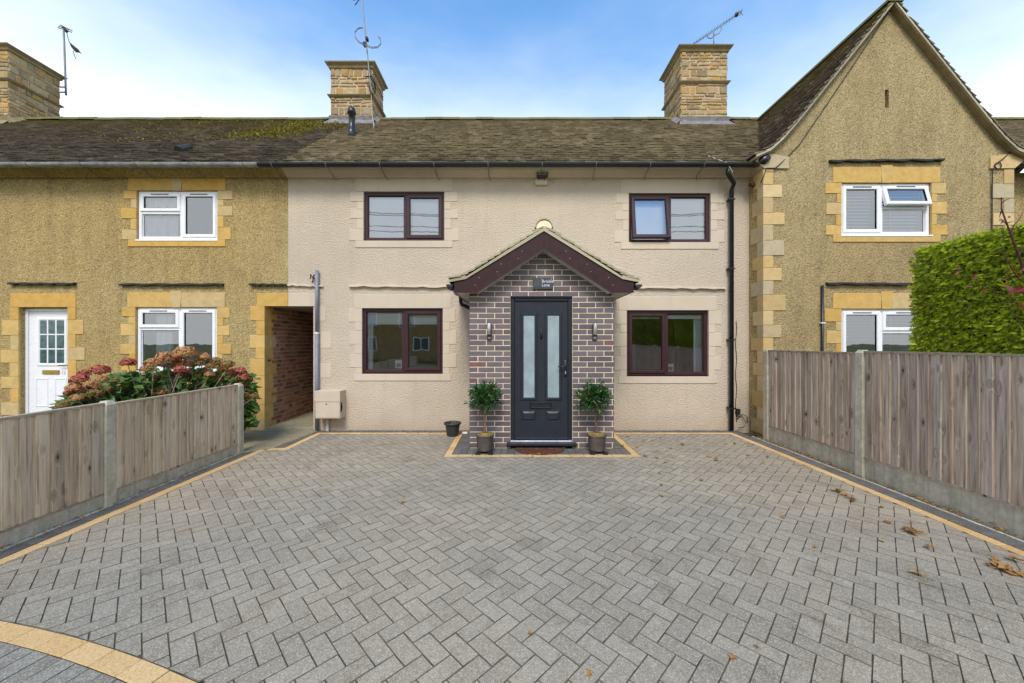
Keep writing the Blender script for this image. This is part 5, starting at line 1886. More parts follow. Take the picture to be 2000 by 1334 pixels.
flat_blind(292, 326, 594, 728, yb_, YW, 'curtain', 'net curtain in the lower white window behind the hydrangea', 'curtain', 'curtain', folds=3)


def venetian(rect, y, yp, label, tilt=38):
    x0, x1, z0, z1 = X(rect[0], yp), X(rect[1], yp), Z(rect[3], yp), Z(rect[2], yp)
    o = thing('venetian_blind', label, 'blind', ((x0 + x1) / 2, y, z0), None)
    MB().box(x0, x1, y - 0.02, y + 0.02, z1 - 0.03, z1).build('head_rail', 'slat', o)
    n = int((z1 - z0 - 0.05) / 0.058)
    me = MB()
    ang = math.radians(tilt)
    hw = 0.033
    c_, s__ = math.cos(ang) * hw, math.sin(ang) * hw
    me.add([(x0, -c_, -s__), (x1, -c_, -s__), (x1, 0, 0.004), (x0, 0, 0.004), (x1, c_, s__), (x0, c_, s__)], [(0, 1, 2, 3), (3, 2, 4, 5)])
    me = me.mesh('slat', 'slat')
    for k in range(n):
        link('slat', me, o, Matrix.Translation((0, y, z1 - 0.06 - k * 0.058)))
    for t_ in (0.14, 0.45, 0.62, 0.93):
        xx = x0 + (x1 - x0) * t_
        MB().box(xx - 0.002, xx + 0.002, y - 0.032, y - 0.029, z0, z1 - 0.03).build('cord', 'white', o)
    return o


venetian((1640, 1822, 352, 462), YG + 0.15, YG, 'grey venetian blind closed behind the upper white window of the gabled house')
venetian((1640, 1822, 598, 736), YG + 0.15, YG, 'grey venetian blind behind the lower white window above the tall fence', 6)
for (px0, px1, py0, py1, lab) in ((769, 782, 704, 720, 'small white box notice inside the lower left rosewood window'), (1306, 1320, 711, 726, 'small white box notice inside the lower right rosewood window')):
    o = thing('window_notice', lab, 'notice', (X(px0, YW), YW + 0.1, Z(py1, YW)))
    MB().box(X(px0, YW), X(px1, YW), YW + 0.092, YW + 0.098, Z(py1, YW), Z(py0, YW)).build('card', 'white', o)
    MB().box(X(px0 + 2, YW), X(px1 - 2, YW), YW + 0.090, YW + 0.0915, Z(py1 - 2, YW), Z(py0 + 6, YW)).build('printed_patch', 'metalgrey', o)

# ------------------------------------------------------------------ fences
def fence(xf, face, posts, top, gb, label, pitch, th, rough_tone):
    """close-boarded fence running away from the camera at x = xf, boards facing `face` (+1 = towards +X)"""
    fo = thing('garden_fence', label, 'fence', (xf, (posts[0] + posts[-1]) / 2, 0))
    for k, y in enumerate(posts):
        pm = MB()
        h = top(y) + 0.02
        s = 0.046
        x0, x1 = (xf - 0.075, xf + 0.028) if face > 0 else (xf - 0.028, xf + 0.075)
        pm.add([(x0, y - s, -0.06), (x1, y - s, -0.06), (x1, y + s, -0.06), (x0, y + s, -0.06),
                (x0, y - s, h - 0.035), (x1, y - s, h - 0.035), (x1, y + s, h - 0.035), (x0, y + s, h - 0.035),
                (x0 + 0.02, y - s * 0.6, h), (x1 - 0.02, y - s * 0.6, h), (x1 - 0.02, y + s * 0.6, h), (x0 + 0.02, y + s * 0.6, h)],
               [(0, 1, 5, 4), (1, 2, 6, 5), (2, 3, 7, 6), (3, 0, 4, 7), (4, 5, 9, 8), (5, 6, 10, 9), (6, 7, 11, 10), (7, 4, 8, 11), (8, 9, 10, 11)])
        pm.build('post', 'concrete', fo)
    for y0, y1 in zip(posts[1:], posts):
        a, b = y0 + 0.048, y1 - 0.048
        gbm = MB().box(min(xf - 0.008 * face, xf - 0.045 * face), max(xf - 0.008 * face, xf - 0.045 * face), a, b, -0.06, gb)
        gbm.build('gravel_board', 'concrete', fo)
        zt_ = (top(y0) + top(y1)) / 2
        cap = MB().box(min(xf + 0.012 * face, xf - 0.045 * face), max(xf + 0.012 * face, xf - 0.045 * face), a, b, zt_ - 0.022, zt_).build('fence_panel', 'cap_wood', fo)
        MB().box(min(xf + 0.002 * face, xf - 0.045 * face), max(xf + 0.002 * face, xf - 0.045 * face), a, b, gb + 0.0015, gb + 0.022).build('bottom_rail', 'cap_wood', cap)
        MB().box(min(xf - 0.022 * face, xf - 0.050 * face), max(xf - 0.022 * face, xf - 0.050 * face), a, b, (gb + zt_) / 2, (gb + zt_) / 2 + 0.04).build('back_rail', 'cap_wood', cap)
        n = max(1, round((b - a) / pitch))
        st = (b - a) / n
        # feather-edged board, thick edge proud of its neighbour
        bmh = MB()
        t0, t1 = 0.003, th
        P_ = [(0.0, -0.02), (t1, 0.0), (t1 - 0.001, 0.004), (t0, st + 0.015), (-0.004, st + 0.015), (-0.012, 0.0)]
        zb_, ztp = gb + 0.0225, zt_ - 0.0225
        V = [(face * (x - 0.012), y, zb_) for x, y in P_[1:5]] + [(face * (x - 0.012), y, ztp) for x, y in P_[1:5]]
        V[3] = (face * (-0.018), st + 0.015, zb_)
        V[7] = (face * (-0.018), st + 0.015, ztp)
        V += [(face * (-0.018), 0.0, zb_), (face * (-0.018), 0.0, ztp)]
        bmh.add(V, [(0, 1, 5, 4), (1, 2, 6, 5), (2, 3, 7, 6), (3, 8, 9, 7), (8, 0, 4, 9)])
        me = bmh.mesh('board', 'board_pale_lifted' if face > 0 else 'board')
        for i in range(n):
            link('board', me, cap, Matrix.Translation((xf + U(-0.004, 0.002) * face, a + i * st + U(-0.006, 0.006), 0)) @ Matrix.Rotation(U(-0.005, 0.005), 4, 'X') @ Matrix.Rotation(U(-0.05, 0.05), 4, 'Z'))
    return fo


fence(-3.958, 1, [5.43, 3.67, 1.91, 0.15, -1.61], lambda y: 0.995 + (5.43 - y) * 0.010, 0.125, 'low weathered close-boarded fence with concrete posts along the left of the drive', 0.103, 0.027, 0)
fence(4.19, -1, [6.15, 4.49, 2.80, 1.11, -0.58, -2.27], lambda y: 1.478 + (6.15 - y) * 0.012, 0.235, 'tall weathered close-boarded fence with concrete posts along the right of the drive', 0.098, 0.027, 1)

# ------------------------------------------------------------------ hedge beyond the right fence
hg = thing('conifer_hedge', 'tall clipped bright green conifer hedge rising behind the right fence', 'hedge', (5.3, 2.2, 0))
HX0, HX1, HY0, HY1, HT = 4.90, 5.85, -1.8, 4.56, 2.74
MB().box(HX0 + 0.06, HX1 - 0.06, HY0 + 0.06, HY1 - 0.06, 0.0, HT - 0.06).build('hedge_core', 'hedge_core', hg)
hm = MB()


def spray(p, n, L):
    """flat conifer spray: a fan of narrow fingers lying roughly in the surface and drooping forward"""
    d = (rdir() * 0.9 + n * 0.35 + Vector((0, 0, -0.05))).normalized()
    s__ = d.cross(n + Vector((0, 0, 0.6)) + rdir() * 0.45)
    if s__.length < 0.1:
        return
    s__.normalize()
    V = [p]
    Fs = []
    for k in range(4):
        a = (k - 1.5) * 0.42
        e_ = (d * math.cos(a) + s__ * math.sin(a)).normalized()
        l_ = L * U(0.7, 1.15)
        w_ = L * 0.10
        t_ = e_.cross(n)
        t_ = t_.normalized() if t_.length > 0.05 else s__
        b0 = len(V)
        m_ = p + e_ * l_ * 0.55
        V += [m_ + t_ * w_, m_ - t_ * w_, p + e_ * l_ + n * U(-0.012, 0.012)]
        Fs += [(0, b0, b0 + 1), (b0, b0 + 2, b0 + 1)]
    hm.add(V, Fs)


for k in range(42000):
    y = HY1 - (HY1 - 1.6) * RND.random() if k % 6 else U(HY0, 1.6)
    z = U(1.2, HT) if k % 9 else U(0.2, 1.2)
    b_ = 0.018 * math.sin(y * 5.1 + z * 2.3) + 0.014 * math.sin(z * 7.7 + y * 2.1) + U(-0.06, 0.02)
    spray(Vector((HX0 - b_, y, z)), Vector((-1, 0, 0)), U(0.022, 0.058))
for k in range(9000):
    y = U(1.6, HY1) if k % 4 else U(HY0, 1.6)
    spray(Vector((U(HX0, HX1), y, HT + U(-0.05, 0.012))), Vector((-0.2, 0, 1)), U(0.025, 0.05))
for k in range(2600):
    spray(Vector((U(HX0, HX1), HY1 + U(-0.05, 0.03), U(1.0, HT))), Vector((0, 1, 0)), U(0.035, 0.07))
for k in range(160):
    y = U(2.0, HY1)
    if k % 2:
        spray(Vector((U(HX0, HX0 + .4), y, HT + U(0.0, 0.03))), Vector((-0.3, 0, 1)), U(0.05, 0.085))
    else:
        spray(Vector((HX0 - U(0.0, 0.04), y, U(1.4, HT))), Vector((-1, 0, 0.3)), U(0.06, 0.10))
hm.build('hedge_foliage', 'hedge', hg, kind='stuff')

# red-leaved shrub poking up between fence and hedge
sh = thing('red_leaved_shrub', 'bare twiggy shrub with a few dark red leaves in front of the hedge', 'shrub', (4.55, 3.15, 0))
Q = lambda px, py, Y: Vector((X(px, Y), Y, Z(py, Y)))
tw = MB()
tw.tube([(4.62, 3.3, 0), (4.60, 3.3, 1.2), Q(2010, 560, 3.3), Q(1990, 500, 3.3), Q(1977, 465, 3.3), Q(1966, 436, 3.3), Q(1956, 408, 3.3), Q(1956, 385, 3.3)], [0.014, 0.013, 0.010, 0.009, 0.008, 0.006, 0.005, 0.003], 6)
for pts in ([(1956, 412), (1952, 424)], [(1957, 396), (1965, 390), (1972, 388)], [(1966, 436), (1952, 426)], [(1975, 462), (1980, 440), (1990, 430), (1997, 415)], [(1990, 500), (2000, 480)], [(2010, 560), (1985, 540), (1965, 505), (1955, 480)],
            [(2012, 600), (1980, 590), (1955, 575), (1925, 560), (1910, 555)], [(2012, 660), (1985, 620), (1965, 590)], [(2015, 590), (1985, 560), (1968, 535), (1966, 515)], [(1966, 436), (1978, 432)], [(1971, 450), (1982, 442)]):
    tw.tube([Q(a, b, 3.3 + 0.02 * i) for i, (a, b) in enumerate(pts)], [0.006 - 0.004 * i / max(1, len(pts) - 1) for i in range(len(pts))], 5)
tw.build('twigs', 'twig', sh)
for (px, py, s) in ((1955, 553, 30), (1990, 540, 22), (1900, 535, 20), (1872, 522, 18), (1958, 426, 12), (1964, 424, 10), (1995, 560, 24), (1893, 556, 14), (1920, 565, 12), (1968, 515, 14), (1972, 525, 12), (1963, 545, 12), (1985, 590, 14), (1950, 428, 8), (1954, 386, 8), (1994, 520, 20), (1865, 527, 12)):
    lm = MB()
    leaf_quad(lm, Q(px, py, 3.3) + Vector((0.02, 0, -.01)), Vector((U(-1, .2), U(-.4, .1), U(-.5, .5))), Vector((U(-.3, .3), -1, .4)), s * 3.3 / F, s * 0.5 * 3.3 / F)
    lm.build('leaf', 'redleaf', sh)

# ------------------------------------------------------------------ hydrangea behind the left fence
hy = thing('hydrangea_bush', 'large hydrangea with fading crimson and orange flower heads above the left fence', 'shrub', (-4.95, 5.35, 0))
hd_ = lambda px: 4.75 + (px - 110) / 390 * 1.2
HEADS = [(362, 690, 22, 'o'), (398, 698, 14, 'o'), (343, 702, 16, 'r'), (322, 699, 18, 'o'), (300, 711, 18, 'o'), (250, 709, 15, 'r'), (195, 724, 18, 'r'), (155, 742, 17, 'r'), (180, 752, 15, 'o'), (147, 758, 16, 'o'), (138, 768, 12, 'r'),
         (188, 767, 15, 'b'), (138, 790, 15, 'b'), (122, 794, 12, 'b'), (419, 709, 17, 'b'), (412, 716, 11, 'b'), (445, 713, 14, 'b'), (370, 712, 14, 'o'), (350, 713, 14, 'o'), (352, 722, 13, 'r'), (372, 727, 12, 'r'), (387, 731, 12, 'o'), (346, 731, 14, 'r'),
         (410, 731, 11, 'o'), (460, 728, 15, 'r'), (478, 737, 13, 'r'), (470, 724, 11, 'r'), (441, 729, 11, 'b'), (314, 766, 16, 'o'), (363, 758, 11, 'b'), (486, 776, 15, 'b'), (497, 774, 9, 'b'), (400, 724, 11, 'b'), (165, 730, 12, 'r'), (390, 711, 12, 'b'), (260, 730, 9, 'b'),
         (210, 760, 10, 'b'), (232, 765, 10, 'o'), (170, 778, 12, 'b'), (436, 720, 12, 'o'), (330, 716, 11, 'b'), (365, 742, 10, 'b')]
stm = MB()
HEADS += [(455, 741, 12, 'o'), (425, 738, 11, 'o'), (200, 742, 12, 'o'), (225, 745, 10, 'r'), (285, 722, 12, 'o'), (310, 735, 11, 'r'), (335, 748, 12, 'o'), (395, 747, 11, 'r'), (150, 778, 13, 'o'), (480, 752, 11, 'o'), (165, 762, 12, 'r'), (245, 755, 10, 'o')]
for (px, py, r, c) in HEADS:
    Y = hd_(px) + U(-0.22, 0.02)
    p = Q(px, py, Y)
    R0 = r * Y / F * 0.84
    hmb = MB()
    nf = 105
    for k in range(nf):
        # florets over a flattened dome
        zc = U(-0.45, 1.0)
        a = U(0, 6.283)
        rr = math.sqrt(max(0, 1 - zc * zc))
        n = Vector((rr * math.cos(a), rr * math.sin(a), zc))
        q = p + Vector((n.x * R0, n.y * R0, n.z * R0 * 0.78)) * U(0.90, 1.04)
        t_ = n.cross(rdir()).normalized()
        b2 = n.cross(t_)
        fs = R0 * U(0.15, 0.22)
        hmb.add([q + t_ * fs, q + b2 * fs, q - t_ * fs, q - b2 * fs, q + n * fs * 0.35], [(0, 1, 4), (1, 2, 4), (2, 3, 4), (3, 0, 4)])
    # dense heart so the head is not hollow
    hmb.lathe([(0.0, -R0 * .4), (R0 * .5, -R0 * .3), (R0 * .70, 0), (R0 * .55, R0 * .38), (0.0, R0 * .54)], p, 8)
    hmb.build('flower_head', {'r': 'petal_red', 'o': 'petal_orange', 'b': 'petal_brown'}[c], hy)
    base = Vector((-5.0 + U(-.25, .25) + (p.x + 5) * 0.35, 5.4 + U(-.15, .15) + (p.y - 5.4) * 0.35, 0))
    stm.tube([base, base.lerp(p, 0.55) + Vector((U(-.05, .05), U(-.05, .05), 0.08)), p - Vector((0, 0, R0 * .4))], [0.009, 0.007, 0.005], 5)
for k in range(6):
    px, py = U(270, 345), U(700, 740)
    Y = hd_(px) - 0.1
    stm.tube([Q(px + U(-20, 20), 770, Y), Q(px, (py + 770) / 2, Y), Q(px + U(-8, 8), py, Y)], [0.007, 0.006, 0.004], 5)
stm.build('stems', 'cap_wood', hy)
lf = MB()
for k in range(3200):
    px = U(120, 499)
    # foliage stays under the line of the flower heads
    topy = 798 - 68 * math.sin(min(1, max(0, (px - 115) / 190)) * 1.5708) if px < 300 else 728 + (px - 300) * 0.03
    py = U(topy - 6, 830)
    Y = hd_(px) + U(-0.16, 0.40)
    if Y * (px - 1000) / F > -4.06 and Y < 5.55:
        continue
    p = Q(px, py, Y)
    d = Vector((U(-1, 1), U(-1.2, 0.6), U(-0.7, 0.5)))
    L = U(0.09, 0.16)
    n = Vector((U(-.5, .5), -0.5 + U(-.4, .4), 1)).normalized()
    leaf_quad(lf, p, d, n, L, L * 0.66, 0.12)
lf.build('foliage', 'hleaf', hy, kind='stuff')

# ------------------------------------------------------------------ bay trees in pots, empty pot, mat
def bay_tree(px, pot_y, crown_py, label, lean, pot_r):
    Y = 5.48
    x = X(px, Y)
    t = thing('potted_bay_tree', label, 'potted tree', (x, Y, 0), 'bay trees either side of the door')
    r = pot_r
    H = 0.235
    z0 = 0.035
    MB().lathe([(r * 0.80, z0), (r * 0.86, z0 + 0.02), (r * 0.97, z0 + H * 0.85), (r, z0 + H * 0.88), (r * 1.05, z0 + H * 0.90), (r * 1.06, z0 + H), (r * 0.97, z0 + H), (r * 0.94, z0 + H - 0.03)], (x, Y, 0), 28, False).build('pot', 'pot', t, True)
    MB().lathe([(0.0, z0 + 0.002), (r * .8, z0 + 0.002)], (x, Y, 0), 20, False).build('pot_base', 'pot', t)
    ml = MB().lathe([(r * 0.94, z0 + H - 0.035), (r * 0.6, z0 + H - 0.01), (0.0, z0 + H + 0.012)], (x, Y, 0), 20, False)
    for k in range(120):
        a, q = U(0, 6.28), r * 0.8 * math.sqrt(RND.random())
        leaf_quad(ml, Vector((x + q * math.cos(a), Y + q * math.sin(a), z0 + H - 0.015)), Vector((U(-1, 1), U(-1, 1), U(.2, .9))), rdir(), 0.035, 0.016)
    ml.build('moss_topping', 'bark_mulch', t)
    for k, (dx, dy) in enumerate(((-0.09, -0.10), (0.09, -0.10), (0.0, 0.10))):
        MB().box(x + dx - 0.035, x + dx + 0.035, Y + dy - 0.045, Y + dy + 0.035, 0.0025, z0 - 0.001).build('pot_foot', 'black', t)
    cz = Z(crown_py, Y)
    tk = MB()
    for k in range(2):
        a = k * 3.14
        pts = [(x + lean * i / 8 + 0.010 * math.cos(a + i * 1.1), Y + 0.010 * math.sin(a + i * 1.1), z0 + H - 0.02 + (cz - z0 - H) * i / 8) for i in range(9)]
        tk.tube(pts, 0.0105, 7)
    tk.build('trunk', 'bark', t, True)
    c = Vector((x + lean, Y, cz))
    br = MB()
    lv = MB()
    for k in range(150):
        d = rdir()
        d.z = d.z * 0.9 + 0.08
        d.normalize()
        Rr = (0.225 if lean == 0 else 0.24) * U(0.55, 1.12) * (1.0 + 0.10 * math.sin(d.x * 5 + k * .01) + 0.06 * math.sin(d.z * 9))
        tip = c + Vector((d.x, d.y, d.z * 0.95)) * Rr
        if k % 3 == 0:
            br.tube([c + d * 0.02, tip], [0.004, 0.002], 4, False)
        for q in range(9):
            dd = (d * 0.9 + rdir() * 0.95 + Vector((0, 0, 0.22))).normalized()
            pp = tip - d * U(0, 0.11) + rdir() * 0.02
            L = U(0.050, 0.085)
            leaf_quad(lv, pp, dd, rdir() + Vector((0, -.3, .6)), L, L * 0.34, 0.2)
    br.build('branches', 'bark', t)
    lv.build('crown', 'bay', t)
    return t


bay_tree(947, 866, 775, 'clipped bay tree in a pot left of the anthracite door', 0.0, 0.128)
bay_tree(1166, 866, 777, 'clipped bay tree in a pot right of the anthracite door', -0.035, 0.133)
bp = thing('plant_pot', 'small empty black basket-weave pot against the cream wall', 'pot', (X(884, 6.45), 6.45, 0))
pc = (X(884, 6.45), 6.45, 0.002)
bpm = MB().lathe([(0.09, 0.0), (0.098, 0.01), (0.125, 0.19), (0.128, 0.20), (0.148, 0.203), (0.150, 0.228), (0.135, 0.23), (0.128, 0.215), (0.095, 0.02)], pc, 28, False)
bpm.build('pot_body', 'basket', bp, True)
MB().lathe([(0.0, 0.04), (0.099, 0.04)], pc, 20, False).build('pot_base', 'soil', bp)
ct = MB().bbox(X(903, 6.6), X(913, 6.6), 6.55, 6.62, 0.004, 0.03, 0.006).xf(Matrix.Identity(4))
tag(ct.build('white_scrap', 'white'), 'small white scrap lying on the paving beside the porch', 'litter')

mt = thing('door_mat', 'rusty half-moon door mat of scrolled cast pattern below the door', 'door mat', (X(1056, 5.45), 5.5, 0))
mc = Vector((X(1056, 5.42), YP - 0.075, 0))
R0 = 0.36
dsk = [(mc.x + R0 * math.cos(math.pi + math.pi * i / 24), mc.y + 0.80 * R0 * math.sin(math.pi + math.pi * i / 24)) for i in range(25)]
MB().slab(dsk, 0.010, 0.003, 0.003).build('mat_base', 'rust', mt)
rim = MB().tube([(x, y, 0.014) for x, y in dsk], 0.010, 6)
rim.tube([(dsk[0][0], dsk[0][1], 0.014), (dsk[-1][0], dsk[-1][1], 0.014)], 0.010, 6)
rim.build('mat_rim', 'rust', mt)
scr = MB()
for k in range(46):
    a, q = U(math.pi * 1.05, math.pi * 1.95), R0 * math.sqrt(U(0.03, 0.86))
    cx, cy = mc.x + q * math.cos(a), mc.y + 0.8 * q * math.sin(a)
    s0 = U(0, 6.28)
    sg_ = RND.choice((-1, 1))
    scr.tube([(cx + (0.008 + 0.004 * i) * math.cos(s0 + sg_ * i * 0.75), cy + (0.008 + 0.004 * i) * 0.8 * math.sin(s0 + sg_ * i * 0.75), 0.013) for i in range(8)], 0.005, 4)
scr.build('scrollwork', 'rust', mt)

# ------------------------------------------------------------------ aerials
am = thing('television_aerial', 'tall mast with curled loop aerial strapped to the chimney above the cream house', 'aerial', (X(726, 9.55), 9.55, 7.4))
p = lambda px, py, Y=9.55: Q(px, py, Y)
MB().tube([p(724, 186), p(722, 150), p(716, 90), p(711, 40), p(707, -8), p(704, -40)], 0.017, 8).build('mast', 'metalgrey', am, True)
lp = MB()
for off in (0, 2.2):
    lp.tube([p(709, 54 + off * .4, 9.7), p(700, 54 + off, 9.65), p(693, 62 + off, 9.6), p(694, 72 + off, 9.5), p(701, 81 + off, 9.45), p(713, 87 + off, 9.45), p(713, 88 + off, 9.5)], 0.009, 6)
    lp.tube([p(713, 87 + off, 9.45), p(726, 92 + off, 9.45), p(738, 91 + off, 9.5), p(744, 84 + off, 9.55), p(743, 75 + off, 9.6), p(739, 71 + off, 9.65)], 0.009, 6)
lp.build('loop_dipole', 'metalgrey', am, True)
sm_ = MB()
sm_.box(p(710, 88).x, p(716, 88).x, 9.5, 9.6, p(713, 90).z, p(713, 84).z)
sm_.box(p(715, 77).x, p(719, 77).x, 9.5, 9.6, p(715, 79).z, p(715, 74).z)
sm_.build('clamp', 'iron', am)
tp = MB()
tp.tube([p(690, -4), p(702, 2)], 0.010, 5)
tp.tube([p(693, 10), p(699, 3)], 0.012, 5)
tp.tube([p(704, -6), p(690, 1)], 0.008, 5)
tp.build('director_rods', 'iron', am)
stp = MB()
stp.tube([p(714, 150), p(727, 149)], 0.018, 6)
stp.tube([p(722, 151), p(731, 160, 9.6), p(733, 172, 9.7), p(732, 180, 9.7)], 0.022, 6)
stp.tube([p(721, 170), p(724, 180), p(728, 184)], 0.022, 6)
stp.build('strap_bracket', 'iron', am)
MB().tube([p(723, 150), p(725, 186), p(727, 225), p(730, 243, 9.3), p(729, 254, 8.9), p(731, 243, 9.2)], 0.008, 5).build('lead', 'greycable', am)

a2 = thing('television_aerial', 'long thin yagi aerial pointing up right above the right-hand stone chimney', 'aerial', (X(1394, 10.0), 10.0, 9.1))
p = lambda px, py, Y=10.0: Q(px, py, Y)
MB().tube([p(1394, 95), p(1394, 64)], 0.016, 8).build('mast', 'metalgrey', a2, True)
MB().tube([p(1350, 89), p(1449, 22)], 0.011, 6).build('boom', 'metalgrey', a2, True)
dr_ = MB()
for k in range(17):
    t_ = k / 16
    c = p(1353 + 92 * t_, 87 - 62 * t_)
    dr_.tube([c + Vector((-0.03, -0.16, -0.035)), c + Vector((0.03, 0.16, 0.035))], 0.006, 4)
dr_.tube([p(1443, 20), p(1451, 30)], 0.010, 4)
dr_.tube([p(1444, 31), p(1451, 19)], 0.008, 4)
dr_.build('director_rods', 'metalgrey', a2)
MB().box(p(1436, 28).x, p(1441, 28).x, 9.96, 10.04, p(1438, 31).z, p(1438, 26).z).build('junction_box', 'iron', a2)
MB().tube([p(1381, 68), p(1383, 74), p(1389, 75), p(1396, 69), p(1404, 65), p(1409, 58), p(1409, 49)], 0.013, 6).build('cradle', 'metalgrey', a2, True)

a3 = thing('television_aerial', 'aerial mast on the far left chimney with a torn rag hanging from it', 'aerial', (X(128, 10.75), 10.75, 8.6))
p = lambda px, py, Y=10.75: Q(px, py, Y)
MB().tube([p(129, 186), p(128, 160), p(126, 100), p(124, 56)], 0.022, 8).build('mast', 'metalgrey', a3, True)
r3 = MB()
for (a, b) in (((114, 51), (134, 59)), ((117, 49), (141, 60)), ((113, 54), (140, 63)), ((121, 50), (131, 62))):
    r3.tube([p(*a), p(*b)], 0.012, 5)
r3.tube([p(124, 53), p(130, 62)], 0.035, 6)
r3.build('director_rods', 'iron', a3)
b3 = MB()
b3.tube([p(117, 170), p(129, 170)], 0.018, 5)
b3.tube([p(117, 180), p(129, 180)], 0.018, 5)
b3.build('wall_bracket', 'iron', a3)
rg = MB()
v = [p(135, 82), p(137, 90), p(144, 99), p(150, 100), p(157, 104), p(151, 95), p(142, 88)]
rg.add([q + Vector((0, 0.02 * math.sin(i), 0)) for i, q in enumerate(v)] + [q + Vector((0, 0.05 + 0.02 * math.sin(i), 0)) for i, q in enumerate(v)],
       [tuple(range(7)), tuple(range(13, 6, -1))] + [(i, (i + 1) % 7, 7 + (i + 1) % 7, 7 + i) for i in range(7)])
rg.tube([p(130, 63), p(133, 75), p(136, 84)], 0.008, 4)
rg.tube([p(143, 100), p(146, 110), p(148, 115)], 0.008, 4)
rg.build('torn_rag', 'iron', a3)

# ------------------------------------------------------------------ fallen leaves and litter
lms = []
for k in range(4):
    mb = MB()
    n = 9
    V = [Vector((0, 0, 0.010))]
    for i in range(n):
        a = 6.283 * i / n
        rr = (0.036 if i % 2 else 0.024) * U(0.8, 1.2)
        V.append(Vector((rr * 1.25 * math.cos(a), rr * 0.85 * math.sin(a), 0.004 + abs(U(0, 0.018)))))
    mb.add(V, [(0, 1 + i, 1 + (i + 1) % n) for i in range(n)])
    mb.tube([(-0.03, 0, 0.004), (-0.06, 0.008, 0.006)], 0.0014, 4, False)
    lms.append(mb.mesh('fallen_leaf', 'dead'))
LEAVES = [(787, 982, 1), (1370, 940, 1), (1399, 900, 1.2), (1562, 962, .8), (1640, 963, 1.5), (1650, 968, 1.4), (1660, 974, 1.3), (1666, 980, 1.3), (1630, 960, 1.2), (1722, 992, .9), (1779, 1041, 1.6), (1786, 1046, 1.5), (1774, 1038, 1.3), (1792, 1043, 1.3), (1735, 1022, 1.0), (1815, 1073, 1.2),
          (1722, 1058, .7), (1790, 1123, 1.1), (1955, 1112, 1.6), (1966, 1117, 1.7), (1975, 1121, 1.5), (1945, 1110, 1.3), (1983, 1098, 1.5), (1993, 1125, 1.3), (1944, 1097, 1), (1035, 1241, .6), (1151, 1317, .7), (1529, 1012, .8), (1592, 1070, .7), (1432, 1288, .7), (1478, 1266, .5), (1242, 1050, .4),
          (1228, 853, 1), (1258, 862, 1), (1275, 862, .9), (1290, 856, .8), (1333, 870, 1.2), (1310, 876, 1), (1243, 874, 1), (1385, 893, 1.1), (1435, 867, 1.1), (1462, 873, 1), (1260, 893, 1.1), (1283, 895, 1.1), (1215, 872, 1), (1354, 855, .7), (1383, 853, .7), (1190, 880, 1), (1288, 925, .8), (1292, 948, .9), (1293, 970, .9), (1322, 861, .8), (1415, 868, .8), (1300, 905, .7),
          (1053, 889, .9), (1040, 893, .8), (1100, 877, .8), (1003, 878, .7), (1499, 893, .9), (1492, 905, .7), (1460, 890, .7)]
for (px, py, s) in LEAVES:
    Y = GY(py)
    o = link('fallen_leaf', RND.choice(lms), None, Matrix.Translation((X(px, Y), Y, 0.003 if py > 895 or px > 1255 else 0.006)) @ Matrix.Rotation(U(0, 6.28), 4, 'Z') @ Matrix.Diagonal((s * .78, s * .78, s * U(.8, 1.6), 1)))
    wh = 'fallen yellow-brown leaf on the paving ' + ('in front of the right fence' if px > 1600 else 'by the rusty door mat' if px < 1120 and 870 < py < 900 else 'below the cream wall right of the porch' if py < 910 else 'out in the open drive, away from walls and fences')
    tag(o, wh, 'leaf', 'fallen leaves scattered over the drive')
lt = MB()
for k in range(900):
    if k % 4:
        x, y = U(4.128, 4.178), U(1.6, 6.35)
        if RND.random() > 0.35 + 0.65 * abs(math.sin(y * 2.2)):
            continue
    else:
        x, y = U(-3.95, -3.93), U(2.0, 5.5)
        if RND.random() > 0.25 + 0.6 * abs(math.sin(y * 1.7)):
            continue
    leaf_quad(lt, Vector((x, y, U(0.0, 0.022))), Vector((U(-1, 1), U(-1, 1), U(-.1, .4))), Vector((U(-.5, .5), U(-.5, .5), 1)), U(0.02, 0.045), U(0.012, 0.024), 0.3)
tag(lt.build('leaf_litter', 'dead'), 'drifts of dead leaves along the foot of both fences', 'leaf litter', None, 'stuff')

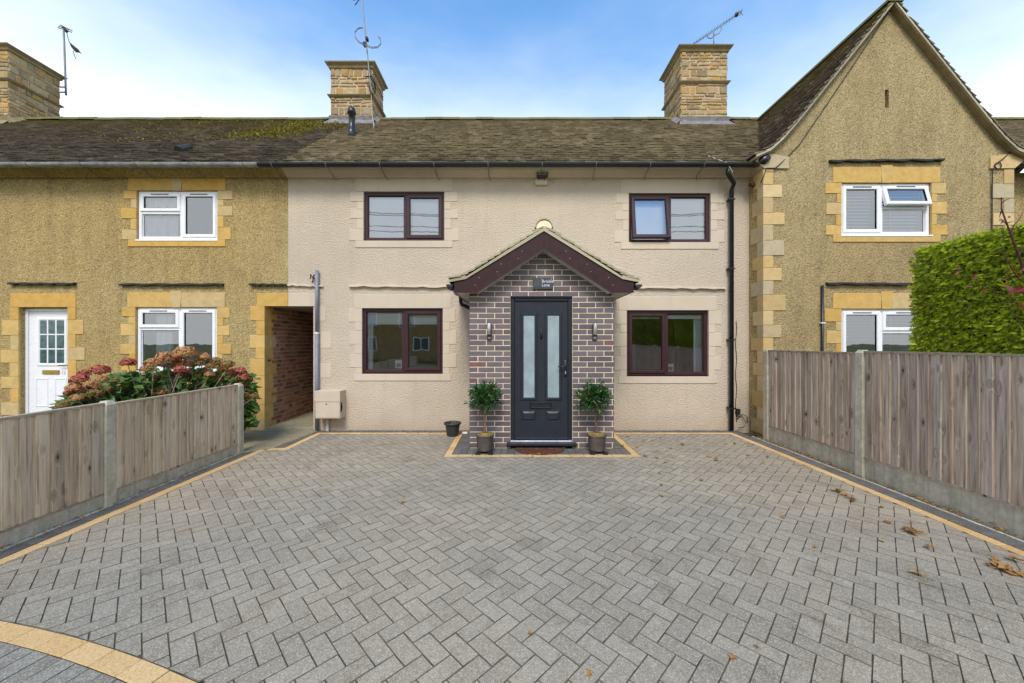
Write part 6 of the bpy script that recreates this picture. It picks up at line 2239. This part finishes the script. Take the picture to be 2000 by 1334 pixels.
# ------------------------------------------------------------------ the other side of the street, which the panes mirror
oh = thing('opposite_house', 'tan pebbledash house across the street, mirrored in the lower window panes', 'house', (-6, -20, 0))
MB().box(-16, 3, -26, -20, -0.05, 5.0).build('wall', 'pebble', oh)
MB().add([(-16.3, -19.7, 4.9), (3.3, -19.7, 4.9), (3.3, -23, 7.4), (-16.3, -23, 7.4), (-16.3, -26.3, 4.9), (3.3, -26.3, 4.9)], [(0, 1, 2, 3), (3, 2, 5, 4), (0, 3, 4), (1, 5, 2)]).build('roof', 'tile_l', oh)
for (x, z) in ((-13, 3.1), (-9.5, 3.1), (-6, 3.1), (-2.5, 3.1), (0.8, 3.1), (-13, 0.9), (-8.2, 0.9), (-3.2, 0.9), (0.8, 0.9)):
    mb = MB()
    mb.xf(I4)
    mb.ring(-0.75, 0.75, 0, 1.25, 0.09, -0.06, 0.02)
    mb.bbox(-0.05, 0.05, -0.055, 0.02, 0.08, 1.17)
    R_ = Matrix.Translation((x, -20.0, z)) @ Matrix.Rotation(math.pi, 4, 'Z')
    wo_ = mb.xf(R_).build('window', 'white', oh)
    MB().box(-0.68, 0.68, -0.012, -0.004, 0.07, 1.18).xf(R_).build('pane', 'dgreen', wo_)
oh2 = MB().box(-0.5, 0.5, -0.05, 0.05, 0, 2.05).xf(Matrix.Translation((-5.6, -19.96, 0)))
oh2.build('door', 'white', oh)

# telephone wires over the street, mirrored in the upstairs panes
tp_ = thing('telegraph_pole', 'telegraph pole with overhead wires across the street, mirrored in upstairs panes', 'pole', (-15, -9, 0))
MB().tube([(-15, -9, -0.08), (-15, -9, 10.4)], [0.14, 0.10], 12).build('pole', 'bark', tp_, True)
MB().box(-15.05, -14.95, -9.7, -8.3, 9.9, 10.02).build('crossarm', 'bark', tp_)
for k, (y, z, sag) in enumerate(((-9.5, 9.95, 0.55), (-8.6, 9.9, 0.75), (-9.05, 9.1, 0.5), (-9.0, 8.75, 0.45))):
    pts = []
    for i in range(29):
        x = -15 + 34 * i / 28
        u = (x - 2) / 17
        pts.append((x, y, z - sag * (1 - u * u)))
    MB().tube(pts, 0.022, 5).build('wire', 'cable', tp_)
